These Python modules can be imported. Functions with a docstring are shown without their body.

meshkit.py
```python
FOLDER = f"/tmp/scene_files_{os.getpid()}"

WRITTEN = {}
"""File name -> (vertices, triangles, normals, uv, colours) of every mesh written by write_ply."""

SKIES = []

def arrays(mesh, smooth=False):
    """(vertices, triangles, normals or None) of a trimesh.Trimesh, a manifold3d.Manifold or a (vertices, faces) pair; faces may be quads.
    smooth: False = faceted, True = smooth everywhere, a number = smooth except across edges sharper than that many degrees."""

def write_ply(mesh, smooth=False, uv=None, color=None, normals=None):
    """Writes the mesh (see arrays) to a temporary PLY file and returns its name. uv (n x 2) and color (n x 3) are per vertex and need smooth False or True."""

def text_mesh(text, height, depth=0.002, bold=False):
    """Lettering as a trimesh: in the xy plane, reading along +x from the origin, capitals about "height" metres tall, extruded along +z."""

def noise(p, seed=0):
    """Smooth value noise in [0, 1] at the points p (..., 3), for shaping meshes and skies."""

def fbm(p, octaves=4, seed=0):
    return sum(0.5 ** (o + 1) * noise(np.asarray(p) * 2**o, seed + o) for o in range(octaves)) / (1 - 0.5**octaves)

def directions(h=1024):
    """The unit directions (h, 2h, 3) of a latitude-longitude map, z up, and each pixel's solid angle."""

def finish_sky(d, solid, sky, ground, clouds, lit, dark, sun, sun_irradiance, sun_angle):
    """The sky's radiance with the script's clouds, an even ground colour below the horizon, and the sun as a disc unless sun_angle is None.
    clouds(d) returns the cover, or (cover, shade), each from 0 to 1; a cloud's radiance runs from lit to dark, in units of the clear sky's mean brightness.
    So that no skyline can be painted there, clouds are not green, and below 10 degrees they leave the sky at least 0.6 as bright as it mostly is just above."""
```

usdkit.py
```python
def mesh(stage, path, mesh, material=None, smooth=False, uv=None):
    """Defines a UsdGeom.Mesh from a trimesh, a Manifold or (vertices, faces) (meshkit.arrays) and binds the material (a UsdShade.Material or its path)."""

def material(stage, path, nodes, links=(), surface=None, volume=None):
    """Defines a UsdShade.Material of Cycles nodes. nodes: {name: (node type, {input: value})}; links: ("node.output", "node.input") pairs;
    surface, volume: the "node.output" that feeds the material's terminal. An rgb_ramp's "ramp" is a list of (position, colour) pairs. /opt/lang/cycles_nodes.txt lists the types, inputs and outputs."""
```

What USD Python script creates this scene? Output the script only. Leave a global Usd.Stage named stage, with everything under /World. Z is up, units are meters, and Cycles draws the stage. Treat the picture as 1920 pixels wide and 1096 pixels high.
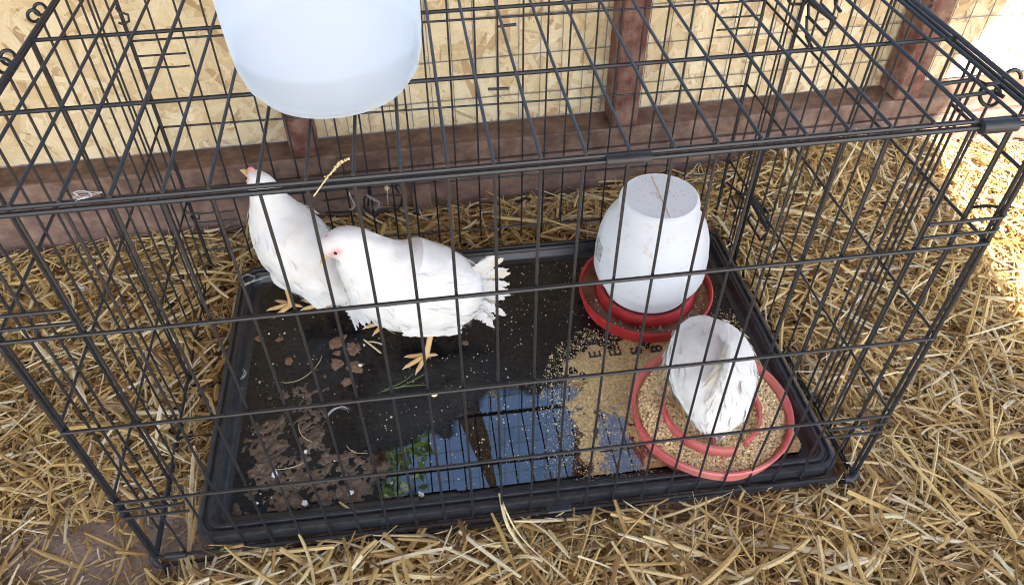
import math, random
import numpy as np, trimesh, usdkit, meshkit
import manifold3d as m3
from scipy.interpolate import PchipInterpolator, CubicSpline
from scipy.sparse import coo_matrix
from scipy.sparse.csgraph import connected_components
from shapely.geometry import Polygon, Point
from shapely import contains_xy
from pxr import Usd, UsdGeom, UsdLux, UsdShade, Gf, Sdf, Vt

rng = np.random.default_rng(7)
random.seed(7)
stage = Usd.Stage.CreateInMemory()
UsdGeom.SetStageUpAxis(stage, UsdGeom.Tokens.z)
UsdGeom.SetStageMetersPerUnit(stage, 1.0)
stage.SetDefaultPrim(UsdGeom.Xform.Define(stage, '/World').GetPrim())
LOOKS = '/World/Looks'
UsdGeom.Scope.Define(stage, LOOKS)

# ------------------------------------------------------------------ camera, sky, sun, exposure
CAM = np.array([0.5154, -0.6594, 1.2090])
FOC = 1432.9 / 1920.0
FW = np.array([0.0926, 0.7023, -0.7056]); FW /= np.linalg.norm(FW)
RT = np.array([0.9914, -0.1306, 0.0]); RT -= FW * (RT @ FW); RT /= np.linalg.norm(RT)
UP = np.cross(RT, FW)
roll = -0.00824
RT, UP = np.cos(roll) * RT + np.sin(roll) * UP, -np.sin(roll) * RT + np.cos(roll) * UP
EXPOSURE = 2.68
SKY_STRENGTH = 0.11
SUN_INTENSITY = 1.25
SUN_DIR = np.array([0.28, -1.0, 0.80]); SUN_DIR /= np.linalg.norm(SUN_DIR)      # towards the sun

cam = UsdGeom.Camera.Define(stage, '/World/camera')
cam.CreateHorizontalApertureAttr(36.0)
cam.CreateVerticalApertureAttr(36.0 * 584 / 1024)
cam.CreateFocalLengthAttr(36.0 * FOC)
cam.CreateClippingRangeAttr((0.02, 1000))
cam.CreateExposureAttr(EXPOSURE)
M = Gf.Matrix4d(*RT, 0, *UP, 0, *(-FW), 0, *CAM, 1)
UsdGeom.Xformable(cam).AddTransformOp().Set(M)

el = math.asin(SUN_DIR[2]); rot = math.atan2(SUN_DIR[0], SUN_DIR[1])
dome = UsdLux.DomeLight.Define(stage, '/World/sky')
sky_mat = usdkit.material(stage, LOOKS + '/sky_look', {
    'tc': ('texture_coordinate', {}),
    'mp': ('mapping', {'scale': (1.6, 1.6, 4.0)}),
    'nz': ('noise_texture', {'scale': 1.7, 'detail': 7, 'roughness': 0.58}),
    'rp': ('rgb_ramp', {'ramp': [(0.57, (0, 0, 0)), (0.74, (1, 1, 1))]}),
    'sk': ('sky_texture', {'sky_type': 'single_scattering', 'sun_disc': False, 'sun_elevation': el, 'sun_rotation': rot}),
    'mx': ('mix_color', {'b': (8.5, 8.4, 8.3)}),
    'bg': ('background_shader', {'strength': SKY_STRENGTH})},
    [('tc.generated', 'mp.vector'), ('mp.vector', 'nz.vector'), ('nz.fac', 'rp.fac'), ('sk.color', 'mx.a'), ('rp.color', 'mx.fac'), ('mx.result', 'bg.color')],
    surface='bg.background')
UsdShade.MaterialBindingAPI.Apply(dome.GetPrim()).Bind(sky_mat)
sun = UsdLux.DistantLight.Define(stage, '/World/sun')
sun.CreateIntensityAttr(SUN_INTENSITY); sun.CreateAngleAttr(0.53); sun.CreateNormalizeAttr(True)
sun.CreateColorAttr(Gf.Vec3f(1.0, 0.93, 0.82))
zc = SUN_DIR; xc = np.cross([0, 0, 1.0], zc); xc /= np.linalg.norm(xc); yc = np.cross(zc, xc)
UsdGeom.Xformable(sun).AddTransformOp().Set(Gf.Matrix4d(*xc, 0, *yc, 0, *zc, 0, 0, 0, 8, 1))

# ------------------------------------------------------------------ helpers
def ray(px, py):
    d = FW + RT * (px - 960) / 1432.9 - UP * (py - 548) / 1432.9
    return d
def at_z(px, py, z): d = ray(px, py); return CAM + d * (z - CAM[2]) / d[2]
def at_y(px, py, y): d = ray(px, py); return CAM + d * (y - CAM[1]) / d[1]
def at_x(px, py, x): d = ray(px, py); return CAM + d * (x - CAM[0]) / d[0]

used = {}
def numbered(parent, name):
    k = used.get((parent, name), 0); used[(parent, name)] = k + 1
    return f'{parent}/{name}' if k == 0 else f'{parent}/{name}_{k:03d}'
def keys(prim, label=None, cat=None, group=None, kind=None):
    for k, v in (('label', label), ('category', cat), ('group', group), ('kind', kind)):
        if v: prim.SetCustomDataByKey(k, v)
def path_of(p):
    return '/World' if p is None else (p if isinstance(p, str) else str(p.GetPath()))
def thing(name, label, cat, group=None, loc=(0, 0, 0), rotz=0):
    x = UsdGeom.Xform.Define(stage, numbered('/World', name))
    if any(loc): x.AddTranslateOp().Set(Gf.Vec3d(*map(float, loc)))
    if rotz: x.AddRotateZOp().Set(float(rotz))
    keys(x.GetPrim(), label, cat, group)
    return x.GetPrim()
def obj(name, mesh, mat, parent=None, smooth=False, col=None, uv=None, normals=None, **kw):
    m = usdkit.mesh(stage, numbered(path_of(parent), name), mesh, mat, smooth=smooth, uv=uv)
    if normals is not None:
        m.CreateNormalsAttr(Vt.Vec3fArray.FromNumpy(np.asarray(normals, np.float32))); m.SetNormalsInterpolation('vertex')
    if col is not None:
        UsdGeom.PrimvarsAPI(m).CreatePrimvar('col', Sdf.ValueTypeNames.Color3fArray, 'vertex').Set(Vt.Vec3fArray.FromNumpy(np.asarray(col, np.float32)))
    if mat is not None and str(mat.GetPath()) in VARIED:
        n = len(m.GetPointsAttr().Get()); f = np.array(m.GetFaceVertexIndicesAttr().Get()).reshape(-1, 3)
        _, lab = connected_components(coo_matrix((np.ones(2 * len(f)), (np.r_[f[:, 0], f[:, 1]], np.r_[f[:, 1], f[:, 2]])), shape=(n, n)), directed=False)
        val = np.random.default_rng(len(f)).random(lab.max() + 1)[lab]
        UsdGeom.PrimvarsAPI(m).CreatePrimvar('rnd', Sdf.ValueTypeNames.FloatArray, 'vertex').Set(Vt.FloatArray.FromNumpy(val.astype(np.float32)))
    keys(m.GetPrim(), **kw)
    return m.GetPrim()
def cat(ms):
    ms = [m for m in ms if m is not None]
    vs, fs, n = [], [], 0
    for m in ms:
        v, f = (m.vertices, m.faces) if hasattr(m, 'faces') else m
        v = np.asarray(v, float); f = np.asarray(f, int)
        if f.shape[1] == 4: f = np.vstack([f[:, [0, 1, 2]], f[:, [0, 2, 3]]])
        vs.append(v); fs.append(f + n); n += len(v)
    return np.vstack(vs), np.vstack(fs)
def tube(P, r, n=8, caps=True):
    P = np.asarray(P, float); r = np.broadcast_to(np.asarray(r, float), (len(P),))
    T = np.gradient(P, axis=0); T /= np.linalg.norm(T, axis=1, keepdims=True) + 1e-12
    a = np.array([0, 0, 1.0]) if abs(T[0][2]) < .9 else np.array([1.0, 0, 0])
    V = []
    N = np.cross(T[0], a); N /= np.linalg.norm(N)
    for i in range(len(P)):
        N = N - T[i] * (N @ T[i]); N /= np.linalg.norm(N); B = np.cross(T[i], N)
        t = np.arange(n) / n * 2 * np.pi
        V.append(P[i] + r[i] * (np.cos(t)[:, None] * N + np.sin(t)[:, None] * B))
    V = np.vstack(V); F = []
    for i in range(len(P) - 1):
        for j in range(n):
            k = (j + 1) % n; a0 = i * n
            F += [(a0 + j, a0 + k, a0 + n + k), (a0 + j, a0 + n + k, a0 + n + j)]
    if caps:
        c0 = len(V); V = np.vstack([V, P[:1], P[-1:]])
        for j in range(n):
            k = (j + 1) % n; e = (len(P) - 1) * n
            F += [(c0, k, j), (c0 + 1, e + j, e + k)]
    return V, np.array(F)
def line(a, b, n=8, wob=0.0):
    t = np.linspace(0, 1, n)[:, None]; a, b = np.asarray(a, float), np.asarray(b, float)
    P = a + (b - a) * t
    if wob:
        d = (b - a) / np.linalg.norm(b - a); q = rng.normal(size=3); q -= d * (q @ d); q /= np.linalg.norm(q)
        P = P + q * np.sin(t * np.pi) * rng.normal() * wob + np.cross(d, q) * np.sin(2 * t * np.pi) * rng.normal() * wob * .5
    return P
def spline(P, n=24):
    P = np.asarray(P, float); s = np.r_[0, np.cumsum(np.linalg.norm(np.diff(P, axis=0), axis=1))]
    return CubicSpline(s, P)(np.linspace(0, s[-1], n))
def box(c, s, bevel=0.0):
    c, s = np.asarray(c, float), np.asarray(s, float)
    if bevel <= 0:
        m = trimesh.creation.box(s); return m.vertices + c, m.faces
    h = s / 2 - bevel
    pts = []
    for sx in (-1, 1):
        for sy in (-1, 1):
            for sz in (-1, 1):
                q = np.array([sx, sy, sz]) * h
                for k in range(3):
                    e = np.zeros(3); e[k] = (sx, sy, sz)[k] * bevel; pts.append(q + e)
    m = trimesh.convex.convex_hull(np.array(pts)); return m.vertices + c, m.faces
def lathe(profile, n=72, center=(0, 0, 0)):
    m = trimesh.creation.revolve(np.asarray(profile, float), sections=n)
    return m.vertices + np.asarray(center, float), m.faces
def grid(xs, ys, zf):
    X, Y = np.meshgrid(xs, ys, indexing='xy'); Z = zf(X, Y)
    V = np.stack([X, Y, Z], -1).reshape(-1, 3); nx, ny = len(xs), len(ys)
    i = (np.arange(ny - 1)[:, None] * nx + np.arange(nx - 1)).ravel()
    return V, np.vstack([np.c_[i, i + 1, i + nx + 1], np.c_[i, i + nx + 1, i + nx]])
def fb(X, Y, s, o=4, seed=0):
    return meshkit.fbm(np.stack([X * s, Y * s, np.zeros_like(X) + seed * 3.1], -1), o, seed)

# ------------------------------------------------------------------ materials
VARIED = set()
def mat(name, nodes, links=(), surface='p.BSDF'):
    links = list(links)
    if any(a == 'g.random_per_island' for a, b in links):          # every loose piece carries its own random number
        nodes = {**nodes, 'rn': ('attribute', {'attribute': 'rnd'})}; VARIED.add(f'{LOOKS}/{name}')
        links = [('rn.fac' if a == 'g.random_per_island' else a, b) for a, b in links]
    return usdkit.material(stage, f'{LOOKS}/{name}', nodes, links, surface=surface)
def simple(name, color, rough=0.5, var=0.25, scale=40, bump=0.0, bscale=200, spec=0.5, coords='geometry', island=0.0, coat=0.0):
    c = np.array(color, float)
    n = {'g': ('geometry', {}), 'n': ('noise_texture', {'scale': scale, 'detail': 5, 'roughness': .6}),
         'r': ('rgb_ramp', {'ramp': [(0.3, tuple(c * (1 - var))), (0.7, tuple(np.minimum(c * (1 + var), .95)))]}),
         'p': ('principled_bsdf', {'roughness': rough, 'specular_ior_level': spec, 'coat_weight': coat, 'coat_roughness': .1})}
    l = [('g.position', 'n.vector'), ('n.fac', 'r.fac')]
    if island:
        n['hs'] = ('hsv', {}); n['mr'] = ('map_range', {'to_min': 1 - island, 'to_max': 1 + island})
        l += [('r.color', 'hs.color'), ('g.random_per_island', 'mr.value'), ('mr.result', 'hs.value'), ('hs.color', 'p.base_color')]
    else: l += [('r.color', 'p.base_color')]
    if bump:
        n['n2'] = ('noise_texture', {'scale': bscale, 'detail': 4, 'roughness': .6}); n['b'] = ('bump', {'strength': bump, 'distance': .002})
        l += [('g.position', 'n2.vector'), ('n2.fac', 'b.height'), ('b.normal', 'p.normal')]
    return mat(name, n, l)

def worn_black(name, base, dust, amount, rough):
    return mat(name, {
        'g': ('geometry', {}), 'n': ('noise_texture', {'scale': 55, 'detail': 8, 'roughness': .7}),
        'n3': ('noise_texture', {'scale': 420, 'detail': 3, 'roughness': .6}),
        'ad': ('math', {'math_type': 'multiply'}),
        'r': ('rgb_ramp', {'ramp': [(0.22, (0, 0, 0)), (0.55, (amount, amount, amount))]}),
        'mx': ('mix_color', {'a': base, 'b': dust}),
        'rr': ('map_range', {'to_min': rough - .12, 'to_max': rough + .2}),
        'b': ('bump', {'strength': .25, 'distance': .001}),
        'p': ('principled_bsdf', {'specular_ior_level': .5})},
        [('g.position', 'n.vector'), ('g.position', 'n3.vector'), ('n.fac', 'ad.value1'), ('n3.fac', 'ad.value2'), ('ad.value', 'r.fac'),
         ('r.color', 'mx.fac'), ('mx.result', 'p.base_color'), ('n.fac', 'rr.value'), ('rr.result', 'p.roughness'), ('n3.fac', 'b.height'), ('b.normal', 'p.normal')])
wire_mat = worn_black('black_wire', (.008, .009, .012), (.07, .085, .115), .2, .40)
clip_mat = worn_black('black_clip', (.014, .015, .018), (.10, .10, .11), .3, .45)
tray_mat = worn_black('black_tray_plastic', (.010, .011, .014), (.14, .15, .17), .35, .36)

floor_mat = mat('wet_tray_floor', {
    'g': ('geometry', {}), 'n': ('noise_texture', {'scale': 9, 'detail': 8, 'roughness': .65}),
    'n2': ('noise_texture', {'scale': 60, 'detail': 8, 'roughness': .75}),
    'n3': ('noise_texture', {'scale': 300, 'detail': 2}),
    'r1': ('rgb_ramp', {'ramp': [(.48, (.004, .004, .005)), (.66, (.014, .013, .012)), (.78, (.05, .042, .03))]}),
    'rf': ('rgb_ramp', {'ramp': [(.35, (.06, .06, .06)), (.6, (.42, .42, .42))]}),
    'mm': ('math', {'math_type': 'multiply_add', 'value2': .6, 'value3': .0}),
    'ma': ('math', {'math_type': 'multiply_add', 'value2': .45}),
    'b': ('bump', {'strength': .12, 'distance': .0015}),
    'p': ('principled_bsdf', {'specular_ior_level': .3})},
    [('g.position', 'n.vector'), ('g.position', 'n2.vector'), ('g.position', 'n3.vector'), ('n.fac', 'mm.value1'),
     ('n2.fac', 'ma.value1'), ('mm.value', 'ma.value3'), ('ma.value', 'r1.fac'), ('r1.color', 'p.base_color'), ('n2.fac', 'rf.fac'), ('rf.color', 'p.roughness'),
     ('n2.fac', 'b.height'), ('b.normal', 'p.normal')])
water_mat = mat('puddle_water', {
    'f': ('fresnel', {'IOR': 2.15}), 't': ('transparent_bsdf', {'color': (.86, .84, .80)}),
    'g': ('geometry', {}), 'n': ('noise_texture', {'scale': 14, 'detail': 2}), 'b': ('bump', {'strength': .02, 'distance': .002}),
    'gl': ('glossy_bsdf', {'roughness': 0.012, 'color': (1, 1, 1)}), 'mx': ('mix_closure', {}), 'wt': ('attribute', {'attribute': 'col'}), 'ml': ('math', {'math_type': 'multiply'})},
    [('wt.fac', 'ml.value2'), ('f.fac', 'ml.value1'), ('ml.value', 'mx.fac'), ('t.BSDF', 'mx.closure1'), ('gl.BSDF', 'mx.closure2'), ('g.position', 'n.vector'), ('n.fac', 'b.height'), ('b.normal', 'gl.normal')], surface='mx.closure')

straw_mat = mat('straw', {
    'g': ('geometry', {}), 'n': ('noise_texture', {'scale': 4.5, 'detail': 3}), 'n2': ('noise_texture', {'scale': 260, 'detail': 4, 'roughness': .6}),
    'r': ('rgb_ramp', {'ramp': [(0.0, (.13, .075, .032)), (.12, (.30, .18, .065)), (.30, (.50, .33, .12)), (.55, (.62, .45, .185)), (.78, (.70, .56, .29)), (.92, (.80, .72, .53)), (1.0, (.58, .53, .32))]}),
    'mx': ('mix_color', {'blend_type': 'multiply', 'fac': .5}),
    'r2': ('rgb_ramp', {'ramp': [(.3, (.68, .63, .58)), (.62, (1, 1, 1))]}),
    'd': ('principled_bsdf', {'roughness': .55, 'specular_ior_level': .35}), 'tl': ('translucent_bsdf', {}), 'mc': ('mix_closure', {'fac': .22})},
    [('g.random_per_island', 'r.fac'), ('g.position', 'n2.vector'), ('n2.fac', 'r2.fac'), ('r.color', 'mx.a'), ('r2.color', 'mx.b'), ('mx.result', 'd.base_color'), ('mx.result', 'tl.color'),
     ('d.BSDF', 'mc.closure1'), ('tl.BSDF', 'mc.closure2')], surface='mc.closure')
dirt_mat = mat('dirt', {
    'g': ('geometry', {}), 'n': ('noise_texture', {'scale': 18, 'detail': 9, 'roughness': .7}), 'n2': ('noise_texture', {'scale': 190, 'detail': 6, 'roughness': .7}), 'v': ('voronoi_texture', {'scale': 130, 'feature': 'f1'}),
    'r': ('rgb_ramp', {'ramp': [(.3, (.26, .205, .165)), (.5, (.37, .295, .235)), (.7, (.47, .39, .32))]}),
    'r2': ('rgb_ramp', {'ramp': [(.35, (.55, .5, .46)), (.6, (1, 1, 1))]}), 'mx': ('mix_color', {'blend_type': 'multiply', 'fac': .6}),
    'ad': ('math', {'math_type': 'multiply_add', 'value2': -.5}), 'b': ('bump', {'strength': .9, 'distance': .006}), 'p': ('principled_bsdf', {'roughness': .95, 'specular_ior_level': .15})},
    [('g.position', 'n.vector'), ('g.position', 'n2.vector'), ('g.position', 'v.vector'), ('n.fac', 'r.fac'), ('n2.fac', 'r2.fac'), ('r.color', 'mx.a'), ('r2.color', 'mx.b'), ('mx.result', 'p.base_color'),
     ('v.distance', 'ad.value1'), ('n2.fac', 'ad.value3'), ('ad.value', 'b.height'), ('b.normal', 'p.normal')])
osb_mat = mat('osb_flake', {
    'g': ('geometry', {}), 'uv': ('texture_coordinate', {}), 'mp': ('mapping', {'scale': (2.5, 70, 1)}),
    'n': ('noise_texture', {'scale': 1.0, 'detail': 5, 'roughness': .65, 'distortion': .3}),
    'r': ('rgb_ramp', {'ramp': [(0, (.40, .27, .145)), (.05, (.52, .38, .21)), (.18, (.60, .47, .275)), (.55, (.645, .53, .33)), (.9, (.70, .60, .41)), (1, (.56, .42, .24))]}),
    'r2': ('rgb_ramp', {'ramp': [(.3, (.72, .66, .58)), (.62, (1, 1, 1))]}),
    'mx': ('mix_color', {'blend_type': 'multiply', 'fac': .75}),
    'sx': ('separate_xyz', {}), 'w': ('math', {'math_type': 'multiply', 'value2': 1500.0}), 's': ('math', {'math_type': 'sine'}),
    'ad': ('math', {'math_type': 'multiply_add', 'value2': .35}),
    'b': ('bump', {'strength': .22, 'distance': .0012}),
    'p': ('principled_bsdf', {'roughness': .7, 'specular_ior_level': .3})},
    [('uv.uv', 'mp.vector'), ('mp.vector', 'n.vector'), ('g.random_per_island', 'r.fac'), ('n.fac', 'r2.fac'), ('r.color', 'mx.a'), ('r2.color', 'mx.b'), ('mx.result', 'p.base_color'),
     ('g.position', 'sx.vector'), ('sx.z', 'w.value1'), ('w.value', 's.value1'), ('s.value', 'ad.value1'), ('n.fac', 'ad.value3'), ('ad.value', 'b.height'), ('b.normal', 'p.normal')])
def painted(name, c, c2, scale):
    return mat(name, {
        'g': ('geometry', {}), 'mp': ('mapping', {'scale': scale}), 'n': ('noise_texture', {'scale': 1, 'detail': 9, 'roughness': .72}),
        'n2': ('noise_texture', {'scale': 22, 'detail': 6, 'roughness': .65}),
        'r': ('rgb_ramp', {'ramp': [(.33, tuple(np.array(c) * .55)), (.47, c), (.6, tuple(np.array(c) * 1.12)), (.72, c2)]}),
        'r2': ('rgb_ramp', {'ramp': [(.42, (0, 0, 0)), (.7, (.62, .62, .62))]}),
        'mx': ('mix_color', {'b': (.30, .20, .145)}),
        'b': ('bump', {'strength': .55, 'distance': .003}), 'p': ('principled_bsdf', {'roughness': .62, 'specular_ior_level': .35})},
        [('g.position', 'mp.vector'), ('mp.vector', 'n.vector'), ('g.position', 'n2.vector'), ('n.fac', 'r.fac'), ('n2.fac', 'r2.fac'), ('r2.color', 'mx.fac'), ('r.color', 'mx.a'), ('mx.result', 'p.base_color'), ('n.fac', 'b.height'), ('b.normal', 'p.normal')])
stud_mat = painted('red_brown_paint', (.090, .028, .020), (.15, .068, .052), (60, 60, 9))
sill_mat = painted('dusty_red_brown_paint', (.105, .060, .044), (.20, .145, .11), (9, 60, 70))
board_mat = painted('faded_red_brown_paint', (.125, .076, .062), (.225, .165, .138), (12, 60, 45))

def feather_material(name, c, c2):
    return mat(name, {
        'g': ('geometry', {}), 'n': ('noise_texture', {'scale': 26, 'detail': 6, 'roughness': .6}), 'n2': ('noise_texture', {'scale': 700, 'detail': 2}),
        'r': ('rgb_ramp', {'ramp': [(.36, c2), (.55, c)]}),
        'hs': ('hsv', {}), 'mr': ('map_range', {'to_min': .93, 'to_max': 1.05}),
        'b': ('bump', {'strength': .12, 'distance': .0008}),
        'd': ('principled_bsdf', {'roughness': .75, 'specular_ior_level': .25, 'sheen_weight': .15}), 'tl': ('translucent_bsdf', {}), 'mc': ('mix_closure', {'fac': .2})},
        [('g.position', 'n.vector'), ('g.position', 'n2.vector'), ('n.fac', 'r.fac'), ('r.color', 'hs.color'), ('g.random_per_island', 'mr.value'), ('mr.result', 'hs.value'),
         ('hs.color', 'd.base_color'), ('hs.color', 'tl.color'), ('n2.fac', 'b.height'), ('b.normal', 'd.normal'), ('d.BSDF', 'mc.closure1'), ('tl.BSDF', 'mc.closure2')], surface='mc.closure')
feather_mat = feather_material('white_feather', (.71, .71, .705), (.69, .66, .61))
cream_feather_mat = feather_material('cream_feather', (.74, .69, .59), (.69, .59, .43))
hen_mat = mat('hen_body', {
    'a': ('attribute', {'attribute': 'col'}), 'g': ('geometry', {}), 'n': ('noise_texture', {'scale': 30, 'detail': 6}), 'r': ('rgb_ramp', {'ramp': [(.35, (.95, .925, .88)), (.6, (1, 1, 1))]}),
    'mx': ('mix_color', {'blend_type': 'multiply', 'fac': 1.0}), 'n2': ('noise_texture', {'scale': 500, 'detail': 3}), 'b': ('bump', {'strength': .2, 'distance': .0012}),
    'p': ('principled_bsdf', {'roughness': .65, 'specular_ior_level': .3})},
    [('a.color', 'mx.a'), ('g.position', 'n.vector'), ('n.fac', 'r.fac'), ('r.color', 'mx.b'), ('mx.result', 'p.base_color'), ('g.position', 'n2.vector'), ('n2.fac', 'b.height'), ('b.normal', 'p.normal')])
eye_mat = mat('eye', {'p': ('principled_bsdf', {'base_color': (.012, .008, .006), 'roughness': .08})})
red_mat = simple('red_plastic', (.34, .020, .022), .38, .25, 30, .15, 300)
pink_mat = mat('faded_red_plastic', {
    'g': ('geometry', {}), 'n': ('noise_texture', {'scale': 9, 'detail': 5, 'roughness': .6}), 'sx': ('separate_xyz', {}), 'n3': ('noise_texture', {'scale': 400, 'detail': 3}),
    'r': ('rgb_ramp', {'ramp': [(.35, (.47, .06, .065)), (.6, (.55, .17, .15))]}),
    'rr': ('rgb_ramp', {'ramp': [(.45, (1, 1, 1)), (.68, (.75, .6, .5))]}), 'mx': ('mix_color', {'blend_type': 'multiply', 'fac': .6}),
    'p': ('principled_bsdf', {'roughness': .5})},
    [('g.position', 'n.vector'), ('n.fac', 'r.fac'), ('g.position', 'n3.vector'), ('n3.fac', 'rr.fac'), ('r.color', 'mx.a'), ('rr.color', 'mx.b'), ('mx.result', 'p.base_color')])
jug_mat = mat('milky_plastic', {
    'g': ('geometry', {}), 'n': ('noise_texture', {'scale': 45, 'detail': 8, 'roughness': .7}), 'r': ('rgb_ramp', {'ramp': [(.57, (.77, .785, .80)), (.72, (.62, .47, .32))]}),
    'd': ('principled_bsdf', {'roughness': .38, 'specular_ior_level': .4}), 'tl': ('translucent_bsdf', {'color': (.84, .87, .9)}), 'mc': ('mix_closure', {'fac': .4})},
    [('g.position', 'n.vector'), ('n.fac', 'r.fac'), ('r.color', 'd.base_color'), ('d.BSDF', 'mc.closure1'), ('tl.BSDF', 'mc.closure2')], surface='mc.closure')
bucket_mat = mat('translucent_plastic', {
    'd': ('principled_bsdf', {'base_color': (.70, .77, .86), 'roughness': .3, 'specular_ior_level': .4}), 'tl': ('translucent_bsdf', {'color': (.86, .90, .95)}), 'mc': ('mix_closure', {'fac': .55}),
    'tr': ('transparent_bsdf', {'color': (.9, .95, 1)}), 'm2': ('mix_closure', {'fac': .38})},
    [('d.BSDF', 'mc.closure1'), ('tl.BSDF', 'mc.closure2'), ('mc.closure', 'm2.closure1'), ('tr.BSDF', 'm2.closure2')], surface='m2.closure')
bucket_water_mat = mat('water_in_bucket', {
    'd': ('diffuse_bsdf', {'color': (.22, .29, .36)}), 'tl': ('translucent_bsdf', {'color': (.34, .42, .50)}), 'mc': ('mix_closure', {'fac': .5})},
    [('d.BSDF', 'mc.closure1'), ('tl.BSDF', 'mc.closure2')], surface='mc.closure')
brown_water_mat = mat('brown_water', {
    'g': ('geometry', {}), 'n': ('noise_texture', {'scale': 25, 'detail': 5}), 'r': ('rgb_ramp', {'ramp': [(.35, (.10, .035, .02)), (.65, (.17, .075, .04))]}),
    'p': ('principled_bsdf', {'roughness': .06})}, [('g.position', 'n.vector'), ('n.fac', 'r.fac'), ('r.color', 'p.base_color')])
crumb_mat = simple('feed_crumb', (.80, .66, .40), .85, .15, 60, 0, 100, .2, island=.3)
pale_crumb_mat = simple('pale_crumb', (.44, .38, .29), .8, .2, 60, 0, 100, .3, island=.5)
mush_mat = simple('wet_feed_mush', (.48, .365, .175), .5, .5, 190, .9, 420, .4)
muck_mat = mat('muck', {
    'g': ('geometry', {}), 'n': ('noise_texture', {'scale': 70, 'detail': 9, 'roughness': .75}), 'n2': ('noise_texture', {'scale': 380, 'detail': 4, 'roughness': .7}), 'n3': ('noise_texture', {'scale': 16, 'detail': 3}),
    'r': ('rgb_ramp', {'ramp': [(.32, (.026, .021, .016)), (.43, (.075, .052, .033)), (.54, (.14, .093, .057)), (.66, (.21, .15, .095)), (.8, (.33, .27, .19))]}),
    'rr': ('rgb_ramp', {'ramp': [(.4, (.12, .12, .12)), (.6, (.6, .6, .6))]}), 'b': ('bump', {'strength': 1.0, 'distance': .003}), 'p': ('principled_bsdf', {})},
    [('g.position', 'n.vector'), ('g.position', 'n2.vector'), ('g.position', 'n3.vector'), ('n.fac', 'r.fac'), ('r.color', 'p.base_color'), ('n3.fac', 'rr.fac'), ('rr.color', 'p.roughness'), ('n2.fac', 'b.height'), ('b.normal', 'p.normal')])
flake_mat = simple('brown_flake', (.19, .115, .072), .5, .5, 120, .6, 300, .4)
white_dab_mat = simple('white_dropping', (.74, .73, .70), .5, .1, 100, .3, 300)
grass_mat = simple('green_blade', (.16, .20, .06), .6, .3, 50)
dry_mat = simple('dry_grass', (.58, .48, .27), .75, .25, 150)
galv_mat = simple('galvanised_wire', (.16, .155, .15), .5, .3, 60)
down_mat = mat('down', {'d': ('diffuse_bsdf', {'color': (.75, .75, .76)}), 't': ('transparent_bsdf', {}), 'm': ('mix_closure', {'fac': .35})}, [('d.BSDF', 'm.closure1'), ('t.BSDF', 'm.closure2')], surface='m.closure')
wood_mat = simple('weathered_boards', (.30, .24, .19), .85, .3, 14, .5, 80)
bark_mat = simple('bark', (.12, .09, .06), .9, .3, 20, .8, 50)
leaf_mat = mat('tree_leaf', {'g': ('geometry', {}), 'r': ('rgb_ramp', {'ramp': [(0, (.035, .07, .015)), (1, (.11, .17, .04))]}), 'd': ('principled_bsdf', {'roughness': .5}), 'tl': ('translucent_bsdf', {}), 'm': ('mix_closure', {'fac': .35})},
    [('g.random_per_island', 'r.fac'), ('r.color', 'd.base_color'), ('r.color', 'tl.color'), ('d.BSDF', 'm.closure1'), ('tl.BSDF', 'm.closure2')], surface='m.closure')

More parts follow.
